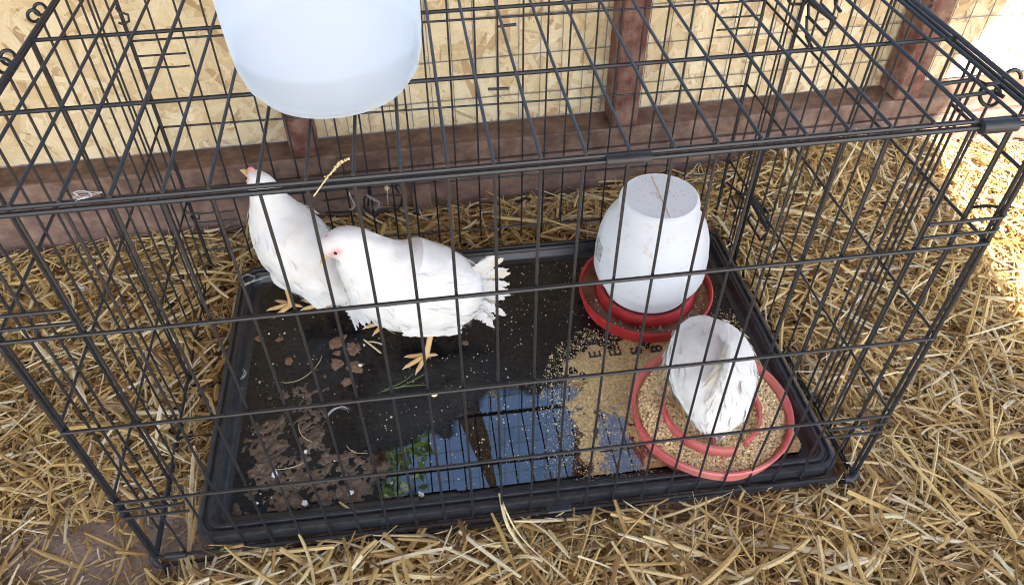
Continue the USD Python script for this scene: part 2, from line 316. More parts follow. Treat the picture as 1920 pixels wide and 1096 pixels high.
# ------------------------------------------------------------------ ground
GZ = -0.035
def ground_h(X, Y):
    h = GZ + 0.012 * (fb(X, Y, 3, 4, 1) - .5) + 0.008 * (fb(X, Y, 30, 3, 2) - .5)
    mound = 0.085 * np.exp(-((X - 1.55) / .38) ** 2 - ((Y - .88) / .22) ** 2) + .035 * np.exp(-((X - 1.9) / .5) ** 2 - ((Y - .5) / .35) ** 2)
    back = .018 * np.clip((Y - .70) / .12, 0, 1)
    return h + mound + back
s = np.unique(np.concatenate([np.linspace(-1.4, 3.0, 260), np.linspace(-40, -1.4, 14), np.linspace(3.0, 40, 14)]))
t = np.unique(np.concatenate([np.linspace(-1.0, 1.0, 160), np.linspace(-40, -1.0, 14), np.linspace(1.0, 40, 14)]))
obj('ground', grid(s, t, ground_h), dirt_mat, smooth=True, kind='structure', label='brown dirt floor of the pen showing between the straw', cat='ground')

# ------------------------------------------------------------------ back wall: OSB, boards, studs, welded mesh
WY = 0.947; WA = math.atan(.025)
def wall(P):                                   # x along the wall, y out of it towards the back, z up
    P = np.asarray(P, float); c, sn = math.cos(WA), math.sin(WA)
    return np.stack([P[..., 0] * c - P[..., 1] * sn, WY + P[..., 0] * sn + P[..., 1] * c, P[..., 2]], -1)
def wbox(x0, x1, y0, y1, z0, z1, bevel=.003):
    v, f = box(((x0 + x1) / 2, (y0 + y1) / 2, (z0 + z1) / 2), (x1 - x0, y1 - y0, z1 - z0), bevel)
    return wall(v), f
SZ0, SZ1 = .127, .178
def osb(name, label, x0, x1, z0, z1, seed, dens):
    r = np.random.default_rng(seed)
    t = thing(name, label, 'wall panel', 'osb sheets of the back wall')
    obj('sheet', wbox(x0, x1, .004, .016, z0, z1, .001), osb_mat, t)
    n = int((x1 - x0) * (z1 - z0) * dens)
    V, F, UV, k = [], [], [], 0
    for i in range(n):
        big = r.random() < .30
        L = r.uniform(.05, .13) if big else r.uniform(.015, .05)
        w = r.uniform(.014, .038) if big else r.uniform(.003, .012)
        c = np.array([r.uniform(x0, x1), r.uniform(z0, z1)])
        a = r.normal(math.pi / 2, .75) if r.random() < .75 else r.uniform(0, math.pi)
        d = np.array([math.cos(a), math.sin(a)]); e = np.array([-d[1], d[0]])
        us = [-.5, -.5 + r.uniform(-.04, .04), .5, .5 + r.uniform(-.12, .05), .1, -.2]
        q = [(-.5 + r.uniform(0, .08), -.5), (.1, -.5 + r.uniform(0, .1)), (.5 - r.uniform(0, .1), -.5 + r.uniform(0, .25)), (.5, .5 - r.uniform(0, .3)), (.0, .5 - r.uniform(0, .1)), (-.5, .5 - r.uniform(0, .25))]
        P = np.array([c + d * (u * L) + e * (v * w) for u, v in q])
        P[:, 0] = np.clip(P[:, 0], x0, x1); P[:, 1] = np.clip(P[:, 1], z0, z1)
        dep = .0035 - r.uniform(0, .0022); tilt = r.normal(0, .006, 2)
        y = dep + (P - c) @ tilt * .6
        y = np.clip(y, .0006, .0038)
        V.append(np.c_[P[:, 0], y, P[:, 1]]); F += [(k, k + j + 1, k + j) for j in range(1, 5)]
        off = r.uniform(0, 50, 2)
        UV.append(np.array([(u * L * 10 + off[0], v * w * 10 + off[1]) for u, v in q])); k += 6
    obj('wood_strand', (wall(np.vstack(V)), np.array(F)), osb_mat, t, uv=np.vstack(UV), kind='stuff')
    return t
studs = [(-.545, -.485), (.203, .262), (.966, 1.029), (1.702, 1.768), (2.45, 2.512)]
osb('osb_panel', 'pale osb sheet left of the post behind the hanging bucket', -1.6, .232, .179, 1.14, 11, 5200)
osb('osb_panel', 'pale osb sheet between the post behind the bucket and the middle post', .234, .997, .179, .905, 12, 5200)
osb('osb_panel', 'pale osb sheet between the middle post and the right post', .999, 1.735, .179, .92, 13, 5200)
osb('osb_panel', 'pale osb sheet right of the right post, partly sunlit', 1.737, 3.4, .179, .92, 14, 4200)
def tl(n, m, label, cat_, group=None, mt=None):
    keys(obj(n, m, mt), label, cat_, group)
tl('sill_beam', wbox(-1.6, 3.4, -.083, .003, SZ0, SZ1, .004), 'dusty red-brown sill beam lying along the foot of the osb wall', 'beam', None, sill_mat)
tl('base_board', wbox(-1.6, 3.4, -.088, -.045, GZ - .1, SZ0 - .003, .003), 'faded red-brown board under the sill beam, its foot in the straw', 'board', None, board_mat)
tl('wooden_block', wbox(.468, .513, -.112, -.089, GZ - .05, .112, .003), 'small red-brown wooden block upright against the board behind the hens', 'block', None, board_mat)
for (a, b), zt, lb in zip(studs, (2.05, 1.142, 2.05, 2.05, 2.05), ['red-brown post at the far left, outside the picture', 'red-brown post directly behind the white bucket', 'red-brown middle post above the drinker, between two osb sheets',
                              'red-brown right post beside the sunlit sill', 'red-brown post at the far right, outside the picture']):
    tl('wall_post', wbox(a, b, -.080, -.001, SZ1 + .001, zt, .004), lb, 'post', 'posts of the back wall', stud_mat)
tl('top_rail', wbox(-1.6, 3.4, -.085, .003, 2.052, 2.14, .004), 'red-brown rail along the top of the wire wall, above the picture', 'rail', None, stud_mat)
br = cat([tube(wall([(.535, .028, .84), (.60, .028, 1.2), (.655, .028, 1.62)]), [.045, .04, .012], 4)])
tl('wall_brace', br, 'dark leaning brace seen mirrored in the puddle', 'brace', None, bark_mat)
wm = thing('welded_mesh', 'thin grey welded wire mesh in front of the osb sheets', 'wire mesh')
for k, x in enumerate(np.arange(.285, 2.75, .0515)):
    if any(a - .004 < x < b + .004 for a, b in studs): continue
    obj('vertical_strand', tube(wall(line((x, -.006, SZ1 + .002), (x + rng.normal() * .003, -.006, 2.05), 6, .002)), .0011, 5), galv_mat, wm)
for z in np.arange(.25, 2.05, .0985):
    obj('horizontal_strand', tube(wall(line((.262, -.0035, z + rng.normal() * .002), (2.75, -.0035, z + rng.normal() * .003), 14, .0025)), .0011, 5), galv_mat, wm)

# shade giver behind the viewpoint and the tree mirrored in the puddle
rf = thing('pen_roof', 'corrugated sheet roof over the pen, above the picture', 'roof')
for k, (xa, xb) in enumerate([(-3.6, -2.30), (-2.35, -1.05), (-1.10, .20), (.15, 1.42), (1.37, 2.62)]):
    xs = np.linspace(xa, xb, 60); zt = 2.36 + .010 * np.cos(xs * 2 * np.pi / .0766) + .014 * (k % 2)
    V = np.concatenate([np.c_[xs + .11 * (y + 2), np.full(60, y), zt + dz] for dz in (0, .004) for y in (-3.5, 1.22)]); F = []
    for i in range(59):
        for o, fl in ((0, 1), (120, 0)):
            q = [(o + i, o + i + 1, o + 61 + i), (o + i, o + 61 + i, o + 60 + i)]; F += [t[::-1] if fl else t for t in q]
        for y_ in (0, 60): F += [(y_ + i, y_ + i + 1, y_ + 121 + i), (y_ + i, y_ + 121 + i, y_ + 120 + i)]
    obj('roof_sheet', (V, np.array(F)), wood_mat, rf)
obj('roof_sheet', box((3.5, -3.14, 2.40), (2.2, .80, .006)), wood_mat, rf)
for y in (-3.4, -1.9, -.4, 1.1): obj('rafter', box((-.5, y, 2.30), (6.0, .045, .09), .003), stud_mat, rf)
tr = thing('tree', 'green tree standing beyond the back wall, mirrored in the puddle', 'tree')
obj('trunk', tube(spline([(-1.2, 3.6, -.1), (-1.1, 3.55, 1.4), (-.8, 3.5, 2.8), (-.5, 3.4, 4.4)], 14), np.linspace(.13, .04, 14), 10), bark_mat, tr, smooth=True)
for e in [(-.1, 3.2, 4.6), (-1.6, 3.3, 4.4), (-.9, 3.9, 5.0), (.1, 3.6, 3.9)]:
    obj('limb', tube(spline([(-.9, 3.5, 2.6), (np.array([-.9, 3.5, 2.6]) + e) / 2 + (0, 0, .2), e], 8), np.linspace(.05, .012, 8), 6), bark_mat, tr)
def leaves(n, cs, rad, size, r):
    c = np.array(cs)[r.integers(0, len(cs), n)] + np.clip(r.normal(size=(n, 3)), -1.8, 1.8) * rad
    a = r.normal(size=(n, 3)); a /= np.linalg.norm(a, axis=1, keepdims=True); b = np.cross(a, r.normal(size=(n, 3))); b /= np.linalg.norm(b, axis=1, keepdims=True)
    L = size * r.uniform(.6, 1.3, (n, 1))
    V = np.stack([c - a * L, c + b * L * .45, c + a * L, c - b * L * .45], 1).reshape(-1, 3)
    i = np.arange(n) * 4
    return V, np.vstack([np.c_[i, i + 1, i + 2], np.c_[i, i + 2, i + 3]])
lr = np.random.default_rng(5)
obj('crown', leaves(4600, [(-.30, 3.2, 4.5), (-1.5, 3.3, 4.4), (-.9, 3.8, 5.0), (-.6, 3.3, 4.3), (-.22, 3.4, 4.0), (-1.1, 3.5, 4.0)], np.array([.28, .28, .26]), .06, lr), leaf_mat, tr, kind='stuff')

# ------------------------------------------------------------------ wire crate
U_ = 0.0488
W, D, H = 25 * U_, 15.16 * U_, 14.96 * U_
CO = np.array([[-0.002, 0.0105, -0.0023], [-0.0017, 0.0061, -0.0073], [-0.0103, -0.0048, -0.0017], [0.0003, 0.0038, -0.0025], [-0.0034, -0.0092, 0.0056], [0.0013, -0.0031, 0.005], [-0.0108, -0.0061, -0.0221], [-0.0085, -0.0005, 0.0016]]).reshape(2, 2, 2, 3)
def cw(P):
    P = np.asarray(P, float); a = P / np.array([W, D, H]); out = P.copy()
    for i in (0, 1):
        for j in (0, 1):
            for k in (0, 1):
                w = np.prod([a[..., n] if b else 1 - a[..., n] for n, b in enumerate((i, j, k))], axis=0)
                out = out + w[..., None] * CO[i, j, k]
    return out
Z1, Z2, Z3 = 11.29 * U_, 7.56 * U_, 3.77 * U_
crate = thing('wire_crate', 'large black wire dog crate holding the three white hens', 'crate')
RV, RH, RF = .0020, .0027, .0033
def seg(a, b, r, wob=.0008, n=8, sides=8): return tube(cw(line(a, b, n, wob)), r, sides)
def frame_loop(pts, r):
    return cat([seg(pts[i], pts[(i + 1) % len(pts)], r, .0005) for i in range(len(pts))])
# front panel
fp = obj('front_panel', frame_loop([(0, 0, 0), (W, 0, 0), (W, 0, H), (0, 0, H)], RF), wire_mat, crate, smooth=40)
for k in range(1, 25):
    x = k * U_ + rng.normal() * .0008; bl = cw(line((x, RV, H), (x, RV, .002), 12, .0019))
    if k > 20 or k < 4: bl[-3:, 1] += np.array([.002, .005, .004])
    obj('vertical_wire', tube(bl, RV, 8), wire_mat, fp, smooth=40)
for z in (Z1, Z2, Z3): obj('horizontal_wire', seg((0, -RH - .001, z), (W, -RH - .001, z), RH, .0012, 12), wire_mat, fp, smooth=40)
def hook(pts, r=.0024, parent=None): obj('hinge_hook', tube(np.asarray(pts), r, 8), wire_mat, parent, smooth=40)
for z in (Z1 - .005, Z3 - .036):
    for dz in (.026, .048) if z > .3 else (.0, -.022):
        zz = z + dz if z > .3 else z + .014 + dz
        for a, b in ((23 * U_, W + .006), (2 * U_, -.006)):
            P = cw(np.array([(a, -.004, zz), ((a + b) / 2, -.004, zz), (b * .93 + a * .07, -.004, zz), (b, .001, zz), (b, .009, zz)])); hook(P, .0024, fp)
obj('joining_sleeve', tube(cw(line((15.35 * U_ - .9 * U_, -.001, H + .001), (15.35 * U_ + .1 * U_, -.001, H + .001), 4)), .0062, 12), clip_mat, fp, smooth=50)
obj('joining_sleeve', tube(cw(line((23.15 * U_, -.001, H + .001), (24.0 * U_, -.001, H + .001), 4)), .0085, 14), clip_mat, fp, smooth=50)
obj('joining_sleeve', tube(cw(line((.018, -.001, .001), (.052, -.001, .001), 4)), .0055, 12), clip_mat, fp, smooth=50)
# back panel
bp = obj('back_panel', frame_loop([(0, D, 0), (W, D, 0), (W, D, H), (0, D, H)], .003), wire_mat, crate, smooth=40)
for k in range(1, 25):
    x = k * U_ + rng.normal() * .0012
    obj('vertical_wire', seg((x, D - .002, H), (x, D - .002, .002), RV, .0012), wire_mat, bp, smooth=40)
for z in (Z1, Z2, Z3): obj('horizontal_wire', seg((0, D + .003, z), (W, D + .003, z), .0022, .0012, 12), wire_mat, bp, smooth=40)
obj('horizontal_wire', seg((0, D + .002, .045), (W, D + .002, .045), .0024, .001), wire_mat, bp, smooth=40)
obj('horizontal_wire', seg((.31, D - .007, Z3 + .030), (.70, D - .007, Z3 + .030), .0026, .001), wire_mat, bp, smooth=40)
for a, b in ((23.1 * U_, 25 * U_), (1.9 * U_, 0)):
    for zz in (.13, .155, .50, .525): obj('hinge_hook', seg((a, D - .005, zz), (b, D - .005, zz), .002), wire_mat, bp, smooth=40)
yb = D - .012
for q in ([(607, 376), (648, 371), (655, 372)], [(610, 399), (650, 397), (657, 395)], [(650, 366), (668, 369)], [(682, 370), (720, 365), (755, 366)],
          [(755, 366), (752, 384), (748, 390), (705, 392)], [(683, 372), (683, 390), (697, 402), (712, 398)], [(690, 350), (692, 365), (690, 385)], [(745, 340), (742, 352), (748, 362)]):
    obj('latch_rod', tube([at_y(a, b, yb) for a, b in q], .0026, 7), wire_mat, bp, smooth=40)
for q in ((934, 50), (968, 46)), ((915, 335 / 2), (955, 331 / 2)):
    obj('spring_clip', tube([at_y(a, b, D + .001) for a, b in q], .0030, 8), clip_mat, bp, smooth=40)
# side panels
for x, name, sgn in ((0, 'left_panel', 1), (W, 'right_panel', -1)):
    sp = obj(name, cat([seg((x, .004, .004), (x, D - .004, .004), .003), seg((x, .004, H - .004), (x, D - .004, H - .004), .003), seg((x + sgn * .004, .005, 0), (x + sgn * .004, .005, H), .0027), seg((x + sgn * .004, D - .006, 0), (x + sgn * .004, D - .006, H), .0027)]), wire_mat, crate, smooth=40)
    ys = list(np.arange(1, 15) * (D / 15.0)) + [.135, .158, .355, .60, .628]
    if sgn > 0: ys = list(np.arange(1, 15) * (D / 15.0)) + [.15, .385, .62]
    for y in ys:
        y += rng.normal() * .001
        obj('vertical_wire', seg((x + sgn * .001, y, H - .003), (x + sgn * .001, y, .004), RV, .001), wire_mat, sp, smooth=40)
    for z in (Z1 - .003, Z2 + .004, Z3): obj('horizontal_wire', seg((x - sgn * .003, 0, z), (x - sgn * .003, D, z), .0024, .001), wire_mat, sp, smooth=40)
    if sgn < 0:
        obj('horizontal_wire', seg((x + .003, 0, .656), (x + .003, .16, .656), .0024), wire_mat, sp, smooth=40)
        for q in ([(1362, 342), (1385, 360), (1392, 372)], [(1369, 364), (1379, 388), (1398, 392)], [(1380, 362), (1398, 364), (1412, 378), (1438, 430)], [(1408, 400), (1402, 412), (1426, 451), (1436, 438)], [(1433, 388), (1441, 402), (1438, 416), (1446, 424)], [(1412, 366), (1436, 398)],
                  [(1478, 0), (1483, 8), (1508, 8), (1518, 0)], [(1516, 8), (1516, 32), (1548, 66), (1556, 56), (1566, 36), (1540, 8)], [(1566, 0), (1567, 10), (1576, 22)], [(1513, 30), (1512, 70), (1524, 92)]):
            obj('latch_rod', tube([at_x(a, b, x + .006) for a, b in q], .0030, 7), wire_mat, sp, smooth=40)
        for q in ([(1409, 376), (1440, 430)], [(1520, 4), (1560, 34)]):
            obj('slide_bolt', tube([at_x(a, b, x + .006) for a, b in q], .0055, 9), clip_mat, sp, smooth=40)
        for q in ([(1816, 398), (1822, 388), (1850, 386), (1880, 388), (1874, 398)], [(1745, 368), (1748, 380), (1760, 384), (1764, 376)], [(1632, 510), (1634, 522), (1644, 530)], [(1617, 790), (1612, 800), (1622, 806)]):
            obj('hinge_ring', tube([at_x(a, b, x + .004) for a, b in q], .0024, 7), wire_mat, sp, smooth=40)
    else:
        for q in ([(345, 391), (352, 399), (372, 400), (374, 410), (362, 412), (358, 405)], [(217, 14), (222, 22), (240, 28), (242, 40), (232, 46), (222, 43)]):
            obj('hinge_ring', tube([at_y(a, b, D - .008) for a, b in q], .0024, 7), wire_mat, sp, smooth=40)
# roof panel
rp = obj('roof_panel', cat([seg((.004, .004, H + .006), (W - .004, .004, H + .006), .003), seg((.004, D - .004, H + .004), (W - .004, D - .004, H + .004), .003),
                            seg((.006, 0, H + .007), (.006, D, H + .007), .0032), seg((W - .006, 0, H + .007), (W - .006, D, H + .007), .0032), seg((W - .020, 0, H + .004), (W - .020, D, H + .004), .0026)]), wire_mat, crate, smooth=40)
for k in range(1, 25):
    x = k * U_ + rng.normal() * .0008
    obj('lengthwise_wire', seg((x, .002, H + .009), (x, D, H + .009), .0025 if k in (4, 23) else .0021, .001), wire_mat, rp, smooth=40)
for y in (3.96 * U_, 7.74 * U_, 11.5 * U_): obj('cross_wire', seg((.006, y, H + .004), (W - .006, y, H + .004), .0029, .001, 12), wire_mat, rp, smooth=40)
for q in ([(1760, 158), (1828, 149), (1850, 160), (1872, 155)], [(1784, 183), (1862, 172), (1882, 182)]):
    obj('hinge_hook', tube([at_z(a, b, H + .012) for a, b in q], .0026, 8), wire_mat, rp, smooth=40)
def ring(c, r, tilt, n=18):
    t = np.linspace(0, 2 * np.pi * .92, n); a = np.array([1, 0, 0.]); b = np.array([0, math.cos(tilt), math.sin(tilt)])
    return [np.asarray(c) + r * (math.cos(q) * a + math.sin(q) * b) for q in t]
for c, rr_, tl_ in ((at_z(1897, 150, H), .012, 1.2), (at_z(1856, 178, H), .013, .9), (at_z(75, 18, H), .008, 1.0), (at_z(63, 30, H), .008, 1.0), (at_z(15, 108, H), .009, 1.0), (at_z(8, 124, H), .009, 1.0), (at_z(1736, 4, H), .011, 1.)):
    obj('hinge_ring', tube(ring(c, rr_, tl_), .0024, 7), wire_mat, rp, smooth=40)
# floor frame
ff = obj('floor_frame', cat([seg((.005, -.007, -.016), (W - .005, -.001, -.007), .0036), seg((0, 0, -.008), (0, D, -.006), .003), seg((W, 0, -.006), (W, D, -.006), .003), seg((0, D, -.006), (W, D, -.006), .003)]), wire_mat, crate, smooth=40)
obj('corner_coil', tube(cw([(-.002, .002, .006), (-.004, -.003, -.002), (.002, -.008, -.012), (.012, -.008, -.017)]), .0055, 9), clip_mat, ff, smooth=40)
obj('corner_coil', tube(cw([(W - .018, -.002, -.004), (W - .006, -.004, -.004), (W + .003, .002, -.002), (W + .002, .012, .0)]), .0095, 10), clip_mat, ff, smooth=40)
for px, py in ((532, 1047), (748, 1014), (1168, 968), (1372, 942), (315, 1075)):
    b = at_z(px, py, -.026); obj('foot', tube([b + (0, .004, .022), b + (0, 0, .01), b + (.001, -.003, -.012)], .0027, 7), wire_mat, ff, smooth=40)
for y in np.linspace(.12, D - .1, 5): obj('cross_wire', seg((0, y, -.008), (W, y, -.008), .0024), wire_mat, ff, smooth=40)

# ------------------------------------------------------------------ plastic tray with its floor
TC = np.array([[.066, .017], [1.196, .000], [1.186, .672], [.071, .682]])
TW, TD = 1.125, .67
def tray_xy(a, b):
    s_, t_ = np.asarray(a) / TW, np.asarray(b) / TD
    return ((1 - s_) * (1 - t_))[..., None] * TC[0] + (s_ * (1 - t_))[..., None] * TC[1] + (s_ * t_)[..., None] * TC[2] + ((1 - s_) * t_)[..., None] * TC[3]
def rrect(d, r, n=8, m=24):
    pts = []
    for cx, cy, a0 in ((TW - d - r, d + r, -90), (TW - d - r, TD - d - r, 0), (d + r, TD - d - r, 90), (d + r, d + r, 180)):
        for q in np.linspace(a0, a0 + 90, n): pts.append((cx + r * math.cos(math.radians(q)), cy + r * math.sin(math.radians(q))))
    P = np.array(pts); Q = []
    for i in range(len(P)):
        a, b = P[i], P[(i + 1) % len(P)]
        k = m if np.linalg.norm(b - a) > .1 else 1
        Q += [a + (b - a) * j / k for j in range(k)]
    return np.array(Q)
prof = [(.003, -.004), (.001, .004), (.000, .020), (.002, .0245), (.006, .0265), (.010, .0265), (.0125, .0220), (.0160, .0220), (.0185, .0272), (.023, .0272), (.0255, .0235), (.028, .0235), (.0305, .0205), (.0345, .0105), (.0385, .0070), (.047, .006)]
TF = .006
def tray_shell():
    V, n = [], None
    for d, z in prof:
        q = rrect(d, max(.034 - .4 * d, .016)); n = len(q); xy = tray_xy(q[:, 0], q[:, 1])
        zz = z + .0022 * (fb(xy[:, 0], xy[:, 1], 5, 2, 4) - .5) * (z > .018)
        V.append(np.c_[xy, zz])
    F = []
    for i in range(len(prof) - 1):
        for j in range(n):
            k = (j + 1) % n; F += [(i * n + j, i * n + k, (i + 1) * n + k), (i * n + j, (i + 1) * n + k, (i + 1) * n + j)]
    return np.vstack(V), np.array(F), V[-1]
tv, tf_, inner = tray_shell()
tray = thing('crate_tray', 'wet black plastic tray forming the floor of the wire crate', 'tray')
obj('rim', (tv, tf_), tray_mat, tray, smooth=35)
c0 = inner.mean(0); fv = np.vstack([inner, c0[None]]); k = len(inner)
obj('tray_floor', (fv, np.array([(i, (i + 1) % k, k) for i in range(k)])), floor_mat, tray)
inner_poly = Polygon(inner[:, :2])
def letter(t, px, py, h, rotdeg):
    m = meshkit.text_mesh(t, h, .0044, bold=True); v = np.array(m.vertices); v[:, :2] -= v[:, :2].mean(0)
    a = math.radians(rotdeg); R = np.array([[math.cos(a), -math.sin(a)], [math.sin(a), math.cos(a)]]); v[:, :2] = v[:, :2] @ R.T
    p = at_z(px, py, TF); v += (p[0], p[1], TF - .0003); obj('raised_letter', (v, m.faces), tray_mat, tray)
for t, px, py in (('E', 1114, 664), ('E', 1152, 661), ('S', 1192, 659), ('B', 1229, 653), ('E', 1110, 640), ('C', 1150, 636)): letter(t, px, py, .024, 90)
dp = at_z(934, 929, TF)
obj('drain_plug', lathe([(0, .004), (.007, .004), (.009, .002), (.012, .0035), (.014, .0005)], 28, (dp[0], dp[1], TF)), tray_mat, tray, smooth=30)
tp = at_z(1215 - 140, 955, .033); ap = at_z(1040, 962, .034)
obj('tray_catch', box((ap[0] + .01, ap[1] + .008, .0345), (.042, .014, .004), .0015), tray_mat, tray)

# water, wet feed and muck lying on the floor
def px_poly(pts, z): return Polygon([at_z(a, b, z)[:2] for a, b in pts])
WZ = TF + .0030
pud = px_poly([(716, 890), (730, 852), (772, 828), (830, 820), (872, 806), (896, 770), (912, 746), (980, 740), (1080, 728), (1160, 714), (1240, 706), (1225, 800), (1215, 880), (1180, 922), (1050, 934), (930, 946), (800, 958), (740, 958), (715, 930), (725, 890)], WZ).intersection(inner_poly.buffer(.004))
def patch(poly, step, zf, soft, floorz):
    x0, y0, x1, y1 = poly.bounds
    xs, ys = np.arange(x0 - .02, x1 + .02, step), np.arange(y0 - .02, y1 + .02, step)
    X, Y = np.meshgrid(xs, ys)
    from shapely import distance, points
    P = points(X, Y); ins = contains_xy(poly, X, Y); dist = distance(P, poly.exterior) * np.where(ins, 1, -1)
    m = np.clip((dist + soft * 2.2 * (fb(X, Y, 28, 4, 9) - .5)) / soft + .5, 0, 1)
    m = m * m * (3 - 2 * m)
    Z = zf(X, Y, m); ok = (Z > floorz) & contains_xy(inner_poly.buffer(-.001), X, Y)
    V = np.stack([X, Y, Z], -1).reshape(-1, 3); ny, nx = X.shape
    i = (np.arange(ny - 1)[:, None] * nx + np.arange(nx - 1)).ravel(); okf = ok.ravel()
    keep = okf[i] | okf[i + 1] | okf[i + nx] | okf[i + nx + 1]
    inside = contains_xy(inner_poly, X, Y).ravel(); keep &= inside[i] & inside[i + 1] & inside[i + nx] & inside[i + nx + 1]
    i = i[keep]; F = np.vstack([np.c_[i, i + 1, i + nx + 1], np.c_[i, i + nx + 1, i + nx]])
    u, inv = np.unique(F, return_inverse=True); return V[u], inv.reshape(-1, 3)
pv = patch(pud.buffer(.007), .004, lambda X, Y, m: np.where(m > .02, WZ + m * 1e-4, -1), .034, TF)
wet = np.clip((pv[0][:, 2] - WZ) / 1e-4, 0, 1); wet = np.clip((wet - .05) / .75, 0, 1) * np.clip(.55 + .9 * fb(pv[0][:, 0], pv[0][:, 1], 26, 3, 44), .4, 1)
obj('puddle_water', (pv[0] * [1, 1, 0] + [0, 0, WZ], pv[1]), water_mat, smooth=True, col=np.repeat(wet[:, None], 3, 1), kind='stuff', label='shallow puddle mirroring the blue sky and wire mesh on the tray', cat='puddle')
feedp = px_poly([(1062, 720), (1075, 675), (1110, 650), (1200, 640), (1300, 625), (1420, 615), (1475, 690), (1545, 880), (1530, 897), (1400, 905), (1250, 915), (1110, 930), (1068, 915), (1082, 830), (1060, 770)], TF)
obj('wet_feed', patch(feedp, .0026, lambda X, Y, m: TF - .003 + m * (.0060 + .0016 * np.clip((X - .88) / .08, 0, 1) + .0060 * (fb(X, Y, 11, 3, 3) - .50) + .0022 * (fb(X, Y, 170, 2, 5) - .5)), .055, TF - .0002), mush_mat, smooth=True, kind='stuff', label='tan mush of wet feed spread over the right half of the tray', cat='wet feed')
muck_polys = [([(425, 915), (470, 800), (530, 740), (600, 700), (625, 780), (600, 850), (640, 840), (760, 830), (770, 920), (700, 960), (560, 995), (425, 1003)], 'wet brown muck caked over the front left of the tray'),
              ([(700, 960), (730, 900), (800, 915), (840, 935), (810, 955), (740, 962)], 'small patch of reddish brown muck at the front edge of the puddle')]
for q, lb in muck_polys:
    obj('muck', patch(px_poly(q, TF), .0022, lambda X, Y, m: TF - .0042 + m * .0036 + np.sqrt(m) * (.0125 * (fb(X, Y, 24, 4, 13) - .42) + .0115 * (fb(X, Y, 105, 4, 15) - .5)), .05, TF - .0003), muck_mat, smooth=True, kind='stuff', label=lb, cat='muck')
def lump(c, s, seed, flat=.4, sub=2, amp=.5):
    m = trimesh.creation.icosphere(subdivisions=sub, radius=1.0); v = np.array(m.vertices)
    v *= 1 + amp * (meshkit.fbm(v * 1.7 + seed * 7.3, 3, seed) - .5)[:, None]
    return v * np.array([s, s * .75, s * flat]) @ trimesh.transformations.rotation_matrix(seed * 1.3, [0, 0, 1])[:3, :3].T + np.asarray(c), m.faces
for i, (px, py, s_, lb) in enumerate([(632, 642, .022, 'largest curled brown flake on the tray under the left hen'), (663, 655, .017, 'curled brown flake right of the largest one'), (633, 662, .008, 'tiny round brown flake between the larger ones'),
                                      (632, 682, .015, 'ragged brown flake left of the white-spotted one'), (665, 688, .019, 'brown flake with a white spot near the hen foot'), (650, 717, .011, 'pale brown flake nearest the puddle'),
                                      (488, 636, .009, 'small flat flake beside the tray\'s left rim'), (525, 636, .009, 'small flat flake just right of its twin by the left rim'), (542, 677, .010, 'long thin brown flake in the left middle of the tray')]):
    p = at_z(px, py, TF); v, f = lump((p[0], p[1], TF + .001), s_ * .85, i + 3, .12, 3, 2.6)
    keys(obj('brown_flake', (v, f), flake_mat, smooth=True), lb, 'flake', 'brown flakes on the tray')
for i, (px, py, s_, lb) in enumerate([(516, 890, .007, 'white dropping beside the front left muck'), (572, 945, .007, 'bright white dropping in the brown lump'), (658, 925, .0055, 'oval white dropping above the slanted straw'), (790, 928, .006, 'white dropping at the edge of the puddle'),
                                      (676, 686, .005, 'white dropping on the brown flake'), (574, 848, .004, 'small white dropping above the muck'), (482, 945, .004, 'white speck at the front left corner')]):
    p = at_z(px, py, TF); v, f = lump((p[0], p[1], TF + .004), s_ * .8, i + 30, .4, 3, 2.2)
    keys(obj('white_dropping', (v, f), white_dab_mat, smooth=True), lb, 'dropping', 'white droppings on the tray')
for i, (px, py, s_, lb) in enumerate([(556, 940, .016, 'brown lump around the white dropping'), (600, 930, .015, 'wet brown lump right of the white-topped lump'), (640, 922, .014, 'small brown lump under the oval dropping'), (548, 912, .010, 'reddish lump furthest from the tray front'), (620, 968, .008, 'dark lump by the end of the slanted straw'), (872, 643, .008, 'brown lump under the tail of the middle hen'), (815, 740, .006, 'pale seed-shaped lump above the puddle')]):
    p = at_z(px, py, TF); v, f = lump((p[0], p[1], TF + .001), s_, i + 50, .38, 3, .9)
    keys(obj('brown_lump', (v, f), muck_mat if i != 6 else crumb_mat, smooth=True), lb, 'lump', 'brown lumps on the tray')

CR = trimesh.creation.icosphere(subdivisions=0, radius=1.0)
def crumbs(C, S, r):
    n = len(C); v0 = np.array(CR.vertices); k = len(v0)
    sc = S[:, None, None] * np.stack([r.uniform(.7, 1.3, (n, k)), r.uniform(.7, 1.2, (n, k)), r.uniform(.5, 1.0, (n, k))], -1)
    v = v0[None] * sc; q = r.normal(size=(n, 4)); q /= np.linalg.norm(q, axis=1, keepdims=True)
    w, x, y, z = q.T
    R = np.stack([1 - 2 * (y * y + z * z), 2 * (x * y - w * z), 2 * (x * z + w * y), 2 * (x * y + w * z), 1 - 2 * (x * x + z * z), 2 * (y * z - w * x), 2 * (x * z - w * y), 2 * (y * z + w * x), 1 - 2 * (x * x + y * y)], -1).reshape(n, 3, 3)
    v = np.einsum('nkj,nij->nki', v, R) + C[:, None, :]
    return v.reshape(-1, 3), (CR.faces[None] + (np.arange(n) * k)[:, None, None]).reshape(-1, 3)
r = np.random.default_rng(21)
def scatter(poly, n, r):
    x0, y0, x1, y1 = poly.bounds; P = np.empty((0, 2))
    while len(P) < n:
        q = np.c_[r.uniform(x0, x1, n), r.uniform(y0, y1, n)]; P = np.vstack([P, q[contains_xy(poly, q[:, 0], q[:, 1])]])
    return P[:n]
P = scatter(inner_poly.buffer(-.006), 3600, r)
